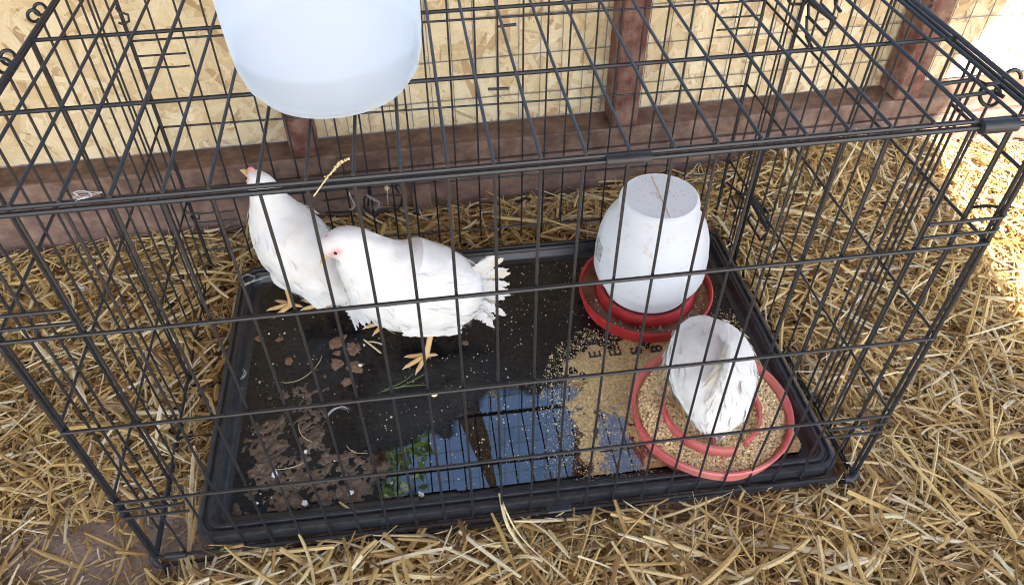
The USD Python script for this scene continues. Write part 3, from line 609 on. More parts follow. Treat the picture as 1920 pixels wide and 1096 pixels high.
keep = r.random(len(P)) < np.clip(.12 + 1.0 * np.clip((fb(P[:, 0], P[:, 1], 9, 3, 6) - .42) * 3, 0, 1) * np.clip((P[:, 0] - .15) / .5, .15, 1), 0, 1); P = P[keep]
obj('scattered_crumbs', crumbs(np.c_[P, np.full(len(P), TF + .0012)], np.exp(r.normal(math.log(.0011), .38, len(P))), r), pale_crumb_mat, kind='stuff', label='pale feed crumbs strewn over the black tray', cat='crumbs')
P = scatter(pud.intersection(px_poly([(690, 700), (1090, 690), (1090, 960), (690, 970)], WZ)), 420, r); P = P[r.random(len(P)) < np.clip((P[:, 0] - .44) / .22, .12, 1)]
obj('floating_specks', crumbs(np.c_[P, np.full(len(P), WZ + .0002)], np.exp(r.normal(math.log(.0009), .4, len(P))), r), pale_crumb_mat, kind='stuff', label='pale specks of feed afloat on the puddle', cat='crumbs')
P = scatter(px_poly([(1085, 720), (1250, 700), (1240, 905), (1090, 925)], WZ), 1500, r)
obj('floating_crumbs', crumbs(np.c_[P, np.full(len(P), WZ + .0003)], np.exp(r.normal(math.log(.0010), .35, len(P))), r), simple('soaked_crumb', (.50, .42, .28), .7, .2, 60, 0, 100, .3, island=.35), kind='stuff', label='soaked crumbs afloat between the puddle and the feeder', cat='crumbs')
P = np.vstack([scatter(feedp.buffer(.03).intersection(inner_poly.buffer(-.004)), 2800, r), scatter(feedp.buffer(.05).difference(feedp.buffer(-.03)).intersection(inner_poly.buffer(-.004)), 2600, r)])
obj('wet_crumbs', crumbs(np.c_[P, r.uniform(TF + .0005, TF + .0038, len(P))], np.exp(r.normal(math.log(.00115), .35, len(P))), r), simple('wet_crumb', (.50, .40, .22), .6, .2, 60, 0, 100, .3, island=.4), kind='stuff', label='soaked feed crumbs on and around the tan mush', cat='crumbs')

# ------------------------------------------------------------------ waterer
wc = np.array([.959, .480, TF + .001])
wt = thing('drinker', 'white gallon drinker jug on a round red base with brown water', 'drinker', loc=wc)
obj('base', lathe([(0, .002), (.130, .0), (.137, .004), (.1430, .030), (.1450, .032), (.1450, .037), (.1420, .0385), (.139, .036), (.136, .010), (.125, .006), (.109, .006), (.107, .030), (.1035, .042), (.099, .044), (.095, .042), (.093, .02), (0, .02)], 96), red_mat, wt, smooth=35)
obj('drinking_water', lathe([(.1085, .023), (.1375, .023)], 96), brown_water_mat, wt, smooth=True)
def squircle(m, k, zc_):
    v, f = m; v = np.array(v); a = np.arctan2(v[:, 1], v[:, 0]); s_ = 1 + k * np.cos(4 * a) * np.clip((zc_ - v[:, 2]) / .1, 0, 1); v[:, :2] *= s_[:, None]; return v, f
jug = obj('jug', lathe([(0, .040), (.086, .040), (.092, .046), (.094, .058), (.102, .068), (.1130, .088), (.1170, .102), (.1165, .145), (.1120, .182), (.1050, .208), (.0955, .226), (.0855, .238), (.0810, .248), (.0795, .270), (.0770, .2785), (.0715, .2825), (.0670, .2805), (0, .280)], 72), jug_mat, wt, smooth=40)
obj('mould_seam', box((0, 0, .2812), (.0018, .132, .0012), 0), simple('tan_seam', (.55, .38, .25), .7), wt)
lab = [(.1222 * math.cos(a), .1222 * math.sin(a)) for a in np.radians(np.linspace(172, 192, 8))]
V = []; F = []
for i, (x, y) in enumerate(lab):
    for z in (.140, .182):
        k_ = .962 - (.0 if z < .17 else .036); V.append((x * k_, y * k_, z))
for i in range(7): F += [(2 * i, 2 * i + 2, 2 * i + 3), (2 * i, 2 * i + 3, 2 * i + 1)]
obj('sticker', (np.array(V), np.array(F)), simple('sticker_print', (.34, .34, .30), .4, .9, 160), wt, label='small printed sticker on the left side of the jug')
r = np.random.default_rng(31)
a_ = r.uniform(math.pi, 2.2 * math.pi, 70); rr = r.uniform(.110, .132, 70)
obj('wet_crumb', crumbs(np.c_[rr * np.cos(a_), rr * np.sin(a_), np.full(70, .0235)], r.uniform(.0012, .0026, 70), r), pale_crumb_mat, wt, kind='stuff')
rd = r.uniform(0, .07, 120); a_ = r.uniform(0, 6.28, 120)
obj('dirt_speck', crumbs(np.c_[rd * np.cos(a_), rd * np.sin(a_), np.full(120, .2808)], r.uniform(.0003, .0012, 120), r), simple('tan_dirt', (.42, .27, .17), .8), wt, kind='stuff')

# ------------------------------------------------------------------ feeder pan
fc = np.array([.996, .145, TF + .003])
fd = thing('feeder_pan', 'round faded red feeder pan full of crumbles under the pecking hen', 'feeder', loc=fc)
obj('pan', lathe([(0, .002), (.128, .002), (.134, .006), (.142, .040), (.1445, .0425), (.1475, .0425), (.1495, .0395), (.148, .036), (.140, .001), (.136, -.003), (0, -.003)], 96), pink_mat, fd, smooth=35)
def arc_band(r0, r1, z0, z1, a0, a1, thick, n=60):
    V = []; a = np.radians(np.linspace(a0, a1, n)); rr = np.linspace(r0, r1, n)
    for q, R_ in zip(a, rr):
        for dr, z in ((-thick, z0), (thick, z0), (thick, z1), (-thick, z1)): V.append(((R_ + dr) * math.cos(q), (R_ + dr) * math.sin(q), z))
    F = []
    for i in range(n - 1):
        for j in range(4):
            k_ = (j + 1) % 4; F += [(4 * i + j, 4 * i + k_, 4 * i + 4 + k_), (4 * i + j, 4 * i + 4 + k_, 4 * i + 4 + j)]
    F += [(0, 2, 1), (0, 3, 2), (4 * n - 4, 4 * n - 3, 4 * n - 2), (4 * n - 4, 4 * n - 2, 4 * n - 1)]
    return np.array(V), np.array(F)
rings = [arc_band(.088, .100,   .018, .049, 150, 278, .0026), arc_band(.092, .082, .018, .047, 292, 420, .0024)]
for g_ in rings: obj('inner_ring', (g_[0], g_[1]), pink_mat, fd, smooth=35)
for a0 in (20, 110, 255): obj('spoke', tube([(.03 * math.cos(math.radians(a0)), .03 * math.sin(math.radians(a0)), .030), (.085 * math.cos(math.radians(a0)), .085 * math.sin(math.radians(a0)), .030)], .004, 7), pink_mat, fd)
aa, rr_ = np.meshgrid(np.linspace(0, 2 * np.pi, 97), np.linspace(.0, .1385, 40)); X, Y = rr_ * np.cos(aa), rr_ * np.sin(aa)
Vb = np.stack([X, Y, .021 + .012 * (fb(X, Y, 12, 3, 8) - .5) + .005 * rr_ / .14], -1).reshape(-1, 3); i = (np.arange(39)[:, None] * 97 + np.arange(96)).ravel()
obj('feed_bed', (Vb, np.vstack([np.c_[i, i + 97, i + 98], np.c_[i, i + 98, i + 1]])), simple('feed_bed', (.50, .36, .21), .9, .35, 300, 1.0, 500, .2), fd, smooth=True, kind='stuff')
n = 9500; R_ = .1345 * np.sqrt(r.random(n)); a_ = r.uniform(0, 6.28, n); X, Y = R_ * np.cos(a_), R_ * np.sin(a_)
Z = .0222 + .012 * (fb(X, Y, 12, 3, 8) - .5) + .005 * R_ / .14 + r.uniform(-.0005, .0018, n)
obj('feed_crumbles', crumbs(np.c_[X, Y, Z], np.exp(r.normal(math.log(.0022), .22, n)), r), crumb_mat, fd, kind='stuff')

# ------------------------------------------------------------------ bucket on the roof of the crate
bc = np.array([.417, .178, H + .0115])
BS = np.array([.885, 1.0])
bk = thing('water_bucket', 'translucent white bucket of water above the roof wires of the crate', 'bucket', loc=bc)
obj('shell', lathe(BS * [(0, .001), (.060, .0), (.082, .003), (.100, .012), (.113, .028), (.119, .048), (.1215, .075), (.1255, .20), (.131, .34), (.134, .345), (.134, .352), (.1275, .352), (.124, .30), (.1185, .08), (.116, .05), (.110, .031), (.098, .016), (.080, .007), (.06, .004), (0, .005)], 96), bucket_mat, bk, smooth=50)
obj('water', lathe(BS * [(0, .008), (.06, .0065), (.080, .0095), (.097, .018), (.1085, .033), (.1145, .052), (.1165, .066), (0, .066)], 96), bucket_water_mat, bk, smooth=40)
obj('lid', lathe(BS * [(0, .372), (.11, .368), (.138, .358), (.139, .345), (.1365, .345), (.1345, .3535), (0, .3535)], 72), bucket_mat, bk, smooth=40)

# ------------------------------------------------------------------ hens
from scipy.spatial import cKDTree
WHITE = np.array([.705, .70, .69]); SKIN = np.array([.68, .36, .33]); LEG = np.array([.57, .37, .17]); BEAK = np.array([.66, .47, .20]); COMB = np.array([.62, .27, .25]); CLAW = np.array([.62, .55, .46])
def sph(c, r, n=12): return m3.Manifold.sphere(float(r), n).translate([float(x) for x in c])
def chain(pts, rad, n=12):
    return [m3.Manifold.batch_hull([sph(pts[i], rad[i], n), sph(pts[i + 1], rad[i + 1], n)]) for i in range(len(pts) - 1)]
def loft(st, ns=110, nr=44, seed=1, fluff=.0022):
    st = np.asarray(st, float); P = np.c_[st[:, 0], st[:, 5] if st.shape[1] > 5 else np.zeros(len(st)), st[:, 1]]
    s_ = np.r_[0, np.cumsum(np.linalg.norm(np.diff(P, axis=0), axis=1))]; q = np.linspace(0, s_[-1], ns)
    C = PchipInterpolator(s_, P)(q); C = np.stack([np.convolve(np.pad(c, 4, mode='edge'), np.ones(9) / 9, 'valid') for c in C.T], 1)
    C[0], C[-1] = P[0], P[-1]
    w, hu, hd = (PchipInterpolator(s_, st[:, k])(q) for k in (2, 3, 4))
    T = np.gradient(C, axis=0); T /= np.linalg.norm(T, axis=1, keepdims=True)
    Sd = np.cross([0, 0, 1.0], T); bad = np.linalg.norm(Sd, axis=1) < .25; Sd[bad] = [0, 1, 0]; Sd[:, 2] = 0
    Sd = np.stack([np.convolve(np.pad(c, 5, mode='edge'), np.ones(11) / 11, 'valid') for c in Sd.T], 1); Sd /= np.linalg.norm(Sd, axis=1, keepdims=True)
    Nn = np.cross(T, Sd)
    a = np.arange(nr) / nr * 2 * np.pi; ca, sa = np.cos(a), np.sin(a)
    ca = np.sign(ca) * np.abs(ca) ** .92; sa = np.sign(sa) * np.abs(sa) ** .95
    hh = np.where(sa[None] > 0, hu[:, None], hd[:, None])
    V = C[:, None] + Sd[:, None] * (w[:, None] * ca[None])[..., None] + Nn[:, None] * (hh * sa[None])[..., None]
    out = V - C[:, None]; L = np.linalg.norm(out, axis=2, keepdims=True); out = out / np.maximum(L, 1e-6)
    nz = meshkit.fbm(V * np.array([55, 75, 75]) + seed * 11.0, 3, seed) - .5 + 1.4 * (meshkit.fbm(V * 20 + seed * 5.0, 2, seed + 3) - .5)
    V = V + out * (nz * fluff * 2 * np.clip(L[..., 0] / .03, 0, 1))[..., None]
    F = []
    i = (np.arange(ns - 1)[:, None] * nr + np.arange(nr)[None]).ravel(); j = (np.arange(ns - 1)[:, None] * nr + (np.arange(nr)[None] + 1) % nr).ravel()
    F = [np.c_[i, i + nr, j + nr], np.c_[i, j + nr, j]]
    v = V.reshape(-1, 3); c0, c1 = len(v), len(v) + 1; v = np.vstack([v, C[:1], C[-1:]])
    k = np.arange(nr); k2 = (k + 1) % nr; e = (ns - 1) * nr
    F += [np.c_[np.full(nr, c0), k, k2], np.c_[np.full(nr, c1), e + k2, e + k]]
    return v, np.vstack(F), np.vstack([np.repeat(T, nr, 0), T[:1], T[-1:]]), q / q[-1], C
def cards(O, Dv, Nv, L, w, lift, curl=0.0, nst=6, r=rng, jag=0.0, prof=None):
    n = len(O); t = np.linspace(0, 1, nst)
    Dv = Dv / np.linalg.norm(Dv, axis=1, keepdims=True); Nv = Nv - Dv * (Nv * Dv).sum(1, keepdims=True); Nv /= np.linalg.norm(Nv, axis=1, keepdims=True) + 1e-9
    Sv = np.cross(Nv, Dv); p = (np.sin(np.pi * np.clip(t, 0, 1) ** .75 * .93 + .12) ** .8) if prof is None else np.interp(t, *zip(*prof))
    hw = w[:, None] * p[None] * .5
    jl = 1 - jag * r.random((n, nst)) ** 2; jr = 1 - jag * r.random((n, nst)) ** 2
    ctr = O[:, None] + Dv[:, None] * (L[:, None] * t[None])[..., None] + Nv[:, None] * (lift[:, None] * t[None] ** 1.3 - curl * (L[:, None] * t[None] ** 2))[..., None]
    le = ctr + Sv[:, None] * (hw * jl)[..., None] - Nv[:, None] * (hw * .22)[..., None]
    ri = ctr - Sv[:, None] * (hw * jr)[..., None] - Nv[:, None] * (hw * .22)[..., None]
    if jag:
        sh = (L[:, None] * .05 * r.random((n, nst)))[..., None]; le = le + Dv[:, None] * sh; ri = ri + Dv[:, None] * sh
    V = np.stack([le, ctr, ri], 2).reshape(-1, 3); m = nst * 3
    f = []
    for a in range(nst - 1):
        for b in range(2): q = a * 3 + b; f += [(q, q + 1, q + 4), (q, q + 4, q + 3)]
    F = (np.array(f)[None] + (np.arange(n) * m)[:, None, None]).reshape(-1, 3)
    return V, F
def foot(F0, yaw, spread=(-34, 2, 36), L=(.038, .046, .038), hind=.018, r0=.0056, bent=0):
    parts, claws = [], []
    for sp, l in zip(spread, L):
        a = math.radians(yaw + sp); d = np.array([math.cos(a), math.sin(a), 0])
        p = [F0 + (0, 0, .010), F0 + d * l * .4 + (0, 0, .0085), F0 + d * l * .72 + (0, 0, .0058), F0 + d * l + (0, 0, .0046)]
        parts += chain(p, [r0, r0 * .95, r0 * .85, r0 * .62], 10)
        claws += chain([F0 + d * l + (0, 0, .0046), F0 + d * (l + .009) + (0, 0, .0012)], [r0 * .5, .0007], 8)
    a = math.radians(yaw + 172); d = np.array([math.cos(a), math.sin(a), 0])
    parts += chain([F0 + (0, 0, .011), F0 + d * hind + (0, 0, .005)], [r0 * .8, r0 * .55], 10)
    claws += chain([F0 + d * hind + (0, 0, .005), F0 + d * (hind + .006) + (0, 0, .001)], [r0 * .45, .0006], 8)
    return parts, claws
def pieces(man_parts):
    """union of (manifold, colour function) -> one mesh with a colour per vertex"""
    fn, total = {}, None
    for mfd, cf in man_parts:
        mfd = mfd.as_original(); fn[mfd.original_id()] = cf; total = mfd if total is None else total + mfd
    me = total.to_mesh(); vp = np.asarray(me.vert_properties)[:, :3]; tr_ = np.asarray(me.tri_verts); ri, ro = np.asarray(me.run_index), np.asarray(me.run_original_id)
    V, F, Cc, n = [], [], [], 0
    for k in range(len(ro)):
        t_ = tr_[ri[k] // 3: ri[k + 1] // 3]
        if not len(t_): continue
        u, inv = np.unique(t_, return_inverse=True); v = vp[u]; V.append(v); F.append(inv.reshape(-1, 3) + n); Cc.append(fn[int(ro[k])](v)); n += len(u)
    return np.vstack(V), np.vstack(F), np.vstack(Cc)
def flat(c): return lambda v: np.repeat(np.asarray(c)[None], len(v), 0)
def make_hen(name, label, loc, rotz, st, head, legs, tails, seed, wing=True, nplum=110, dirty=.1, group='white hens in the crate'):
    r = np.random.default_rng(seed); loc = np.asarray(loc, float)
    t = thing(name, label, 'hen', group, loc, rotz)
    a = math.radians(rotz); Rz = np.array([[math.cos(a), -math.sin(a), 0], [math.sin(a), math.cos(a), 0], [0, 0, 1]])
    L_ = lambda P: (np.asarray(P, float) - loc) @ Rz
    v, f, T, q, C = loft(st, seed=seed)
    eye, beak0, beak1 = (np.array(head[k], float) for k in ('eye', 'beak0', 'beak1'))
    def bodycol(p):
        c = np.repeat(WHITE[None], len(p), 0)
        for sy in (1, -1):
            e = eye * (1, sy, 1); b0 = beak0 + np.array([-.004, sy * .008, .004]); ab = b0 - e
            tt = np.clip(((p - e) @ ab) / (ab @ ab), -.35, 1.0); d = np.linalg.norm((p - e - tt[:, None] * ab) * np.array([1, .6, 1.2]), axis=1)
            d = d + .007 * (meshkit.fbm(p * 160, 3, seed) - .5)
            w = np.clip(1.5 - d / .0078, 0, .9)[:, None]; c = c * (1 - w) + SKIN * w
        d = np.linalg.norm(p - beak0, axis=1); w = np.clip(1.3 - d / .013, 0, .9)[:, None]
        return c * (1 - w) + SKIN * w
    body = m3.Manifold(m3.Mesh(vert_properties=v.astype(np.float32), tri_verts=f.astype(np.uint32)))
    parts = []
    if body.volume() < 0: print('inverted body'); 
    parts.append((body, bodycol))
    bk_ = beak1 - beak0; dn = np.array([0, 0, -.003])
    bm = m3.Manifold.batch_hull([sph(beak0 + (0, 0, .002), .0068, 12), sph(beak0 + bk_ * .55 + (0, 0, .0015), .0044, 12)]) + m3.Manifold.batch_hull([sph(beak0 + bk_ * .55 + (0, 0, .0015), .0044, 12), sph(beak1 + dn * .4, .0012, 8)])
    lo = m3.Manifold.batch_hull([sph(beak0 + dn * 1.4, .0052, 10), sph(beak0 + bk_ * .75 + dn, .0016, 8)])
    parts += [(bm, flat(BEAK)), (lo, flat(BEAK * .9))]
    cb = []
    cp = [np.array(p, float) for p in head['comb']]
    for i in range(len(cp) - 1): cb.append(m3.Manifold.batch_hull([sph(cp[i], .0036, 8), sph(cp[i + 1], .0034, 8), sph((cp[i] + cp[i + 1]) / 2 + head.get('combup', np.array([0, 0, .004])), .0022, 8)]))
    for m_ in cb: parts.append((m_, flat(COMB)))
    for F0, hock, hip, yaw, rs in legs:
        F0, hock, hip = L_(F0), L_(hock), L_(hip)
        tp, cl = foot(F0, yaw)
        up = chain([F0 + (0, 0, .010), F0 * .5 + hock * .5 + (0, 0, .004), hock], [.0064, .0058, .0070])
        for m_ in tp + up: parts.append((m_, flat(LEG)))
        for m_ in cl: parts.append((m_, flat(CLAW)))
        th = m3.Manifold.batch_hull([sph(hock + (0, 0, .012), .010, 14), sph(hip, .036, 20)])
        parts.append((th, flat(WHITE)))
    vv, ff, cc = pieces(parts)
    # keep normals smooth over the body
    b = obj('body', (vv, ff), hen_mat, t, smooth=True, col=cc)
    for sy in (1, -1):
        e = eye * (1, sy, 1)
        m_ = trimesh.creation.icosphere(subdivisions=2, radius=.0042); obj('eye', (m_.vertices * (1, .55, .9) + e, m_.faces), eye_mat, t, smooth=True)
    bvn = np.asarray(trimesh.Trimesh(v, f, process=False).vertex_normals); kd = cKDTree(v)
    # plumage
    tri = v[f]; ar = np.linalg.norm(np.cross(tri[:, 1] - tri[:, 0], tri[:, 2] - tri[:, 0]), axis=1); nf = np.cross(tri[:, 1] - tri[:, 0], tri[:, 2] - tri[:, 0]); nf /= np.linalg.norm(nf, axis=1, keepdims=True) + 1e-12
    cen = tri.mean(1); hd = np.linalg.norm(cen - eye * (1, 0, 1), axis=1)
    wgt = ar * np.where(hd < .024, 0, 1) * (1 + 2.5 * np.exp(-((hd - .03) / .03) ** 2)); idx = r.choice(len(f), nplum, p=wgt / wgt.sum())
    ba = r.dirichlet((1, 1, 1), nplum); O = (tri[idx] * ba[..., None]).sum(1); Nv = nf[idx]; Dv = -T[f[idx][:, 0]] + np.array([0, 0, -.22]) + r.normal(0, .10, (nplum, 3))
    Dv = Dv - Nv * (Dv * Nv).sum(1, keepdims=True); Dv /= np.linalg.norm(Dv, axis=1, keepdims=True) + 1e-9
    sc = np.clip((hd[idx] - .01) / .10, .22, 1)
    Lf = sc * r.uniform(.018, .032, nplum); wf = Lf * r.uniform(.36, .5, nplum)
    pm = cards(O - Nv * .0005, Dv, Nv, Lf, wf, lift=sc * r.uniform(.0002, .0005, nplum), curl=.03, nst=7, r=r, jag=.2)
    nn = Nv + r.normal(0, .05, Nv.shape); nn /= np.linalg.norm(nn, axis=1, keepdims=True)
    obj('plumage', pm, hen_mat, t, normals=np.repeat(nn, 21, 0), col=np.repeat(WHITE[None] * r.uniform(.97, 1.05, (nplum, 1)), 21, 0), kind='stuff')
    # fluffy rim of fine barbs
    nb = 1500; idx = r.choice(len(f), nb, p=(ar * (hd > .03)) / (ar * (hd > .03)).sum()); O = tri[idx].mean(1); Nv = nf[idx]
    Dv = -T[f[idx][:, 0]] + Nv * .07 + r.normal(0, .12, (nb, 3))
    nn = Nv + r.normal(0, .06, Nv.shape); nn /= np.linalg.norm(nn, axis=1, keepdims=True)
    obj('down', cards(O, Dv, Nv + r.normal(0, .2, (nb, 3)), r.uniform(.008, .018, nb), np.full(nb, .0011), np.zeros(nb), nst=3, r=r, prof=[(0, 1), (.5, .8), (1, .1)]), hen_mat, t, normals=np.repeat(nn, 9, 0), col=np.repeat(WHITE[None] * r.uniform(.98, 1.05, (nb, 1)), 9, 0), kind='stuff')
    for w_ in wing or []:
        for sy in w_.get('sides', (1, -1)):
            n = 9; k = np.arange(n) / (n - 1); o = np.array(w_['root'], float); e = np.array(w_['fan'], float)
            O = o[None] + k[:, None] * e[None]; O[:, 1] *= sy
            tip0, tip1 = np.array(w_['tip0'], float), np.array(w_['tip1'], float); tips = tip0[None] * (1 - k[:, None]) + tip1[None] * k[:, None]; tips[:, 1] *= sy
            Dv = tips - O; Lf = np.linalg.norm(Dv, axis=1); Nn = np.repeat(np.array([[0, sy * 1.0, w_.get('up', .35)]]), n, 0)
            vw = [cards(O + Nn * .0006 * k[:, None], Dv, Nn, Lf, np.full(n, .019), np.full(n, .003), curl=-.02, nst=16, r=r, jag=.3, prof=[(0, .35), (.2, .9), (.75, 1), (.93, .75), (1, .25)])]
            m_ = 26; u_ = r.random(m_); s2 = r.random(m_) * .55; kk = u_
            O2 = (o[None] + kk[:, None] * e[None]) * (1 - s2[:, None]) + (tip0[None] * (1 - kk[:, None]) + tip1[None] * kk[:, None]) * s2[:, None]; O2[:, 1] = np.abs(O2[:, 1]) * sy
            D2 = np.repeat((tip0 - o)[None], m_, 0) + r.normal(0, .01, (m_, 3)); D2[:, 1] *= sy
            vw.append(cards(O2 + np.array([0, sy * .0025, .001]), D2, np.repeat(Nn[:1], m_, 0), r.uniform(.03, .045, m_), r.uniform(.016, .022, m_), np.full(m_, .0022), nst=9, r=r, jag=.25))
            wv, wf = cat(vw)
            if w_.get('soft'):
                _, ii = kd.query(wv, k=6); wn = bvn[ii].mean(1) + r.normal(0, .04, wv.shape); wn /= np.linalg.norm(wn, axis=1, keepdims=True)
                obj('wing', (wv, wf), hen_mat, t, normals=wn, col=np.repeat(WHITE[None], len(wv), 0))
            else: obj('wing', (wv, wf), feather_mat, t, smooth=True)
    for (root, tip, wd, mt, tw) in tails:
        root, tip = np.array(root, float), np.array(tip, float); d = tip - root
        nrm = np.array(tw, float)
        vt, ft = cards(root[None], d[None], nrm[None], np.array([np.linalg.norm(d)]), np.array([wd]), np.array([0.0]), curl=r.normal(0, .10), nst=48, r=r, jag=.5,
                       prof=[(0, .12), (.12, .5), (.35, .9), (.68, 1), (.85, .8), (.95, .42), (1, .06)])
        obj('tail_feather', (vt, ft), mt, t, smooth=True)
    return t
TZ = TF + .0005
stB = [(-.128, .112, .010, .015, .018), (-.112, .116, .040, .046, .066), (-.080, .130, .062, .072, .092), (-.028, .148, .076, .094, .104), (.022, .164, .076, .103, .104), (.056, .188, .064, .095, .088),
       (.082, .222, .051, .074, .064), (.100, .254, .041, .054, .048), (.118, .278, .034, .040, .037), (.134, .283, .028, .031, .031), (.148, .276, .0205, .0215, .0225), (.158, .267, .010, .010, .011)]
tb = []
rb = np.random.default_rng(3)
for k in range(13):
    a = math.radians(18 - 72 * k / 12 + rb.normal() * 3); y = rb.uniform(-.018, .018); Lk = .104 - .03 * abs(k / 12 - .3) + rb.normal() * .004
    tb.append(((-.085, y * .4, .152 - .004 * k), (-.085 - Lk * math.cos(a), y + .012 * (k % 3 - 1), .152 - .004 * k + Lk * math.sin(a)), .022, feather_mat if k % 3 else cream_feather_mat, (.15 * (k % 2) - .05, 1, .25)))
for q, (dx, dz) in enumerate([(-.076, .072), (-.060, .060), (-.070, .055)]):
    tb.append(((-.080, .004 * q, .150), (-.080 + dx, .012 - .008 * q, .152 + dz), .022, feather_mat, (.2, 1, .1 * q)))
FB1, FB2 = at_z(800, 672, TF), at_z(728, 606, TF)
make_hen('white_hen', 'white hen in profile, head to the left, ragged tail, middle of the tray', (.47, .425, TZ), 180, stB,
         {'eye': (.134, .0266, .285), 'beak0': (.152, 0, .266), 'beak1': (.172, 0, .238), 'comb': [(.156, 0, .283), (.153, 0, .294), (.146, 0, .303)]},
         [((FB1[0], FB1[1], TF), (FB1[0] + .018, FB1[1] + .022, .075), (.475, .40, .12), 22, 1), ((FB2[0], FB2[1], TF), (FB2[0] + .03, FB2[1] - .01, .075), (.45, .45, .12), 8, 1)],
         tb, 41, wing=[dict(root=(.045, .072, .172), fan=(-.008, .001, -.070), tip0=(-.105, .040, .165), tip1=(-.075, .055, .075))])
stA = [(-.128, .080, .010, .012, .014), (-.105, .092, .034, .034, .038), (-.072, .116, .058, .055, .060), (-.030, .150, .075, .072, .078), (.008, .188, .077, .075, .080), (.034, .224, .067, .068, .068),
       (.047, .258, .050, .052, .048), (.053, .287, .037, .038, .035), (.058, .310, .029, .029, .027), (.068, .326, .0235, .0225, .022), (.082, .332, .017, .0155, .016), (.094, .332, .008, .008, .008)]
ta = []
for k in range(9):
    a = math.radians(-30 - 24 * k / 8 + rb.normal() * 2); y = rb.uniform(-.014, .014); Lk = .118 - .014 * k / 8 + rb.normal() * .004
    ta.append(((-.085, y * .4, .120 - .003 * k), (-.085 - Lk * math.cos(a), y, max(.120 - .003 * k + Lk * math.sin(a), .018)), .022, feather_mat, (.1, 1, .5 * (k % 2))))
make_hen('white_hen', 'upright white hen looking away to the left, at the back left of the tray', (.232, .566, TZ), 139, [tuple(.945 * x for x in q) for q in stA],
         {'eye': (.0756, .0156, .3175), 'beak0': (.087, 0, .3137), 'beak1': (.110, 0, .3157), 'comb': [(.083, 0, .325), (.0756, 0, .330), (.068, 0, .332)]},
         [((.190, .560, TF), (.195, .55, .07), (.205, .55, .12), 42, 1), ((.256, .552, TF), (.255, .54, .075), (.25, .54, .12), 10, 1)],
         ta, 43, wing=[dict(root=(.03, .068, .215), fan=(-.03, .0, -.06), tip0=(-.115, .030, .10), tip1=(-.09, .045, .075))])
stC = [(-.085, .046, .014, .012, .014), (-.072, .059, .038, .032, .030), (-.050, .081, .058, .048, .050), (-.015, .099, .074, .060, .070), (.028, .107, .079, .063, .076), (.068, .104, .072, .057, .070),
       (.102, .094, .054, .044, .052), (.128, .078, .038, .036, .038), (.144, .058, .029, .029, .028), (.152, .043, .018, .018, .018), (.156, .035, .009, .009, .009)]
tc = []
for k in range(8):
    y = .004 * (k - 3.5); tc.append(((.042 - .007 * k, -.014 + y * .4, .190 - .005 * k), (-.060 - .004 * k, .028 + y * 1.0, .174 - .0130 * k), .034, cream_feather_mat if k % 3 else feather_mat, (.25, 1, .3)))
PZ = TF + .003 + .022
make_hen('white_hen', 'white hen seen from behind with its head down in the feeder pan', (.992, .160, TZ + .008), 82, stC,
         {'eye': (.154, .014, .049), 'beak0': (.156, 0, .037), 'beak1': (.162, 0, .020), 'comb': [(.160, 0, .055), (.162, 0, .049), (.162, 0, .043)]},
         [((.945, .150, PZ), (.95, .165, .075), (.955, .19, .12), 0, 1), ((1.030, .155, PZ), (1.03, .165, .075), (1.02, .19, .12), -20, 1)],
         tc, 47, wing=[dict(root=(.060, .068, .110), fan=(-.01, .0, -.030), tip0=(-.040, .050, .078), tip1=(-.02, .060, .055), up=.6, soft=True)])

# ------------------------------------------------------------------ straw bedding
r = np.random.default_rng(99)
tray_out = Polygon(tray_xy(np.array([0, TW, TW, 0]), np.array([0, 0, TD, TD])))
def strips(n, xy, z, yaw, pitch, L, Wd, bend, kink, fold, seg, r):
    t = np.linspace(-.5, .5, seg + 1)[None]
    brk = np.where(r.random(n) < .22, r.normal(0, .28, n), 0)[:, None]; at = r.uniform(-.3, .3, (n, 1))
    lx = L[:, None] * t; ly = bend[:, None] * L[:, None] * (t ** 2 * 4 - .33) + brk * L[:, None] * np.maximum(t - at, 0); lz = kink[:, None] * L[:, None] * (t ** 2 * 4)
    tw = r.normal(0, .35, (n, 1)) * t * 2 + r.normal(0, .30, (n, 1))
    hw = Wd[:, None] * .5 * np.where(np.abs(t) > .49, r.uniform(.5, 1, (n, 1)), 1)
    cols = []
    for s_ in (-1, 0, 1):
        yy = s_ * hw; zz = np.where(s_ == 0, fold[:, None] * Wd[:, None], 0)
        cols.append(np.stack([lx, ly + yy * np.cos(tw) - zz * np.sin(tw), lz + yy * np.sin(tw) + zz * np.cos(tw)], -1))
    P = np.stack(cols, 2)
    cp, sp = np.cos(pitch)[:, None, None], np.sin(pitch)[:, None, None]
    x, y, zz = P[..., 0] * cp - P[..., 2] * sp, P[..., 1], P[..., 0] * sp + P[..., 2] * cp
    c, s_ = np.cos(yaw)[:, None, None], np.sin(yaw)[:, None, None]
    V = np.stack([xy[:, 0, None, None] + x * c - y * s_, xy[:, 1, None, None] + x * s_ + y * c, z[:, None, None] + zz], -1)
    m = (seg + 1) * 3; f = []
    for a in range(seg):
        for b in range(2): q = a * 3 + b; f += [(q, q + 3, q + 4), (q, q + 4, q + 1)]
    return V, np.array(f), m
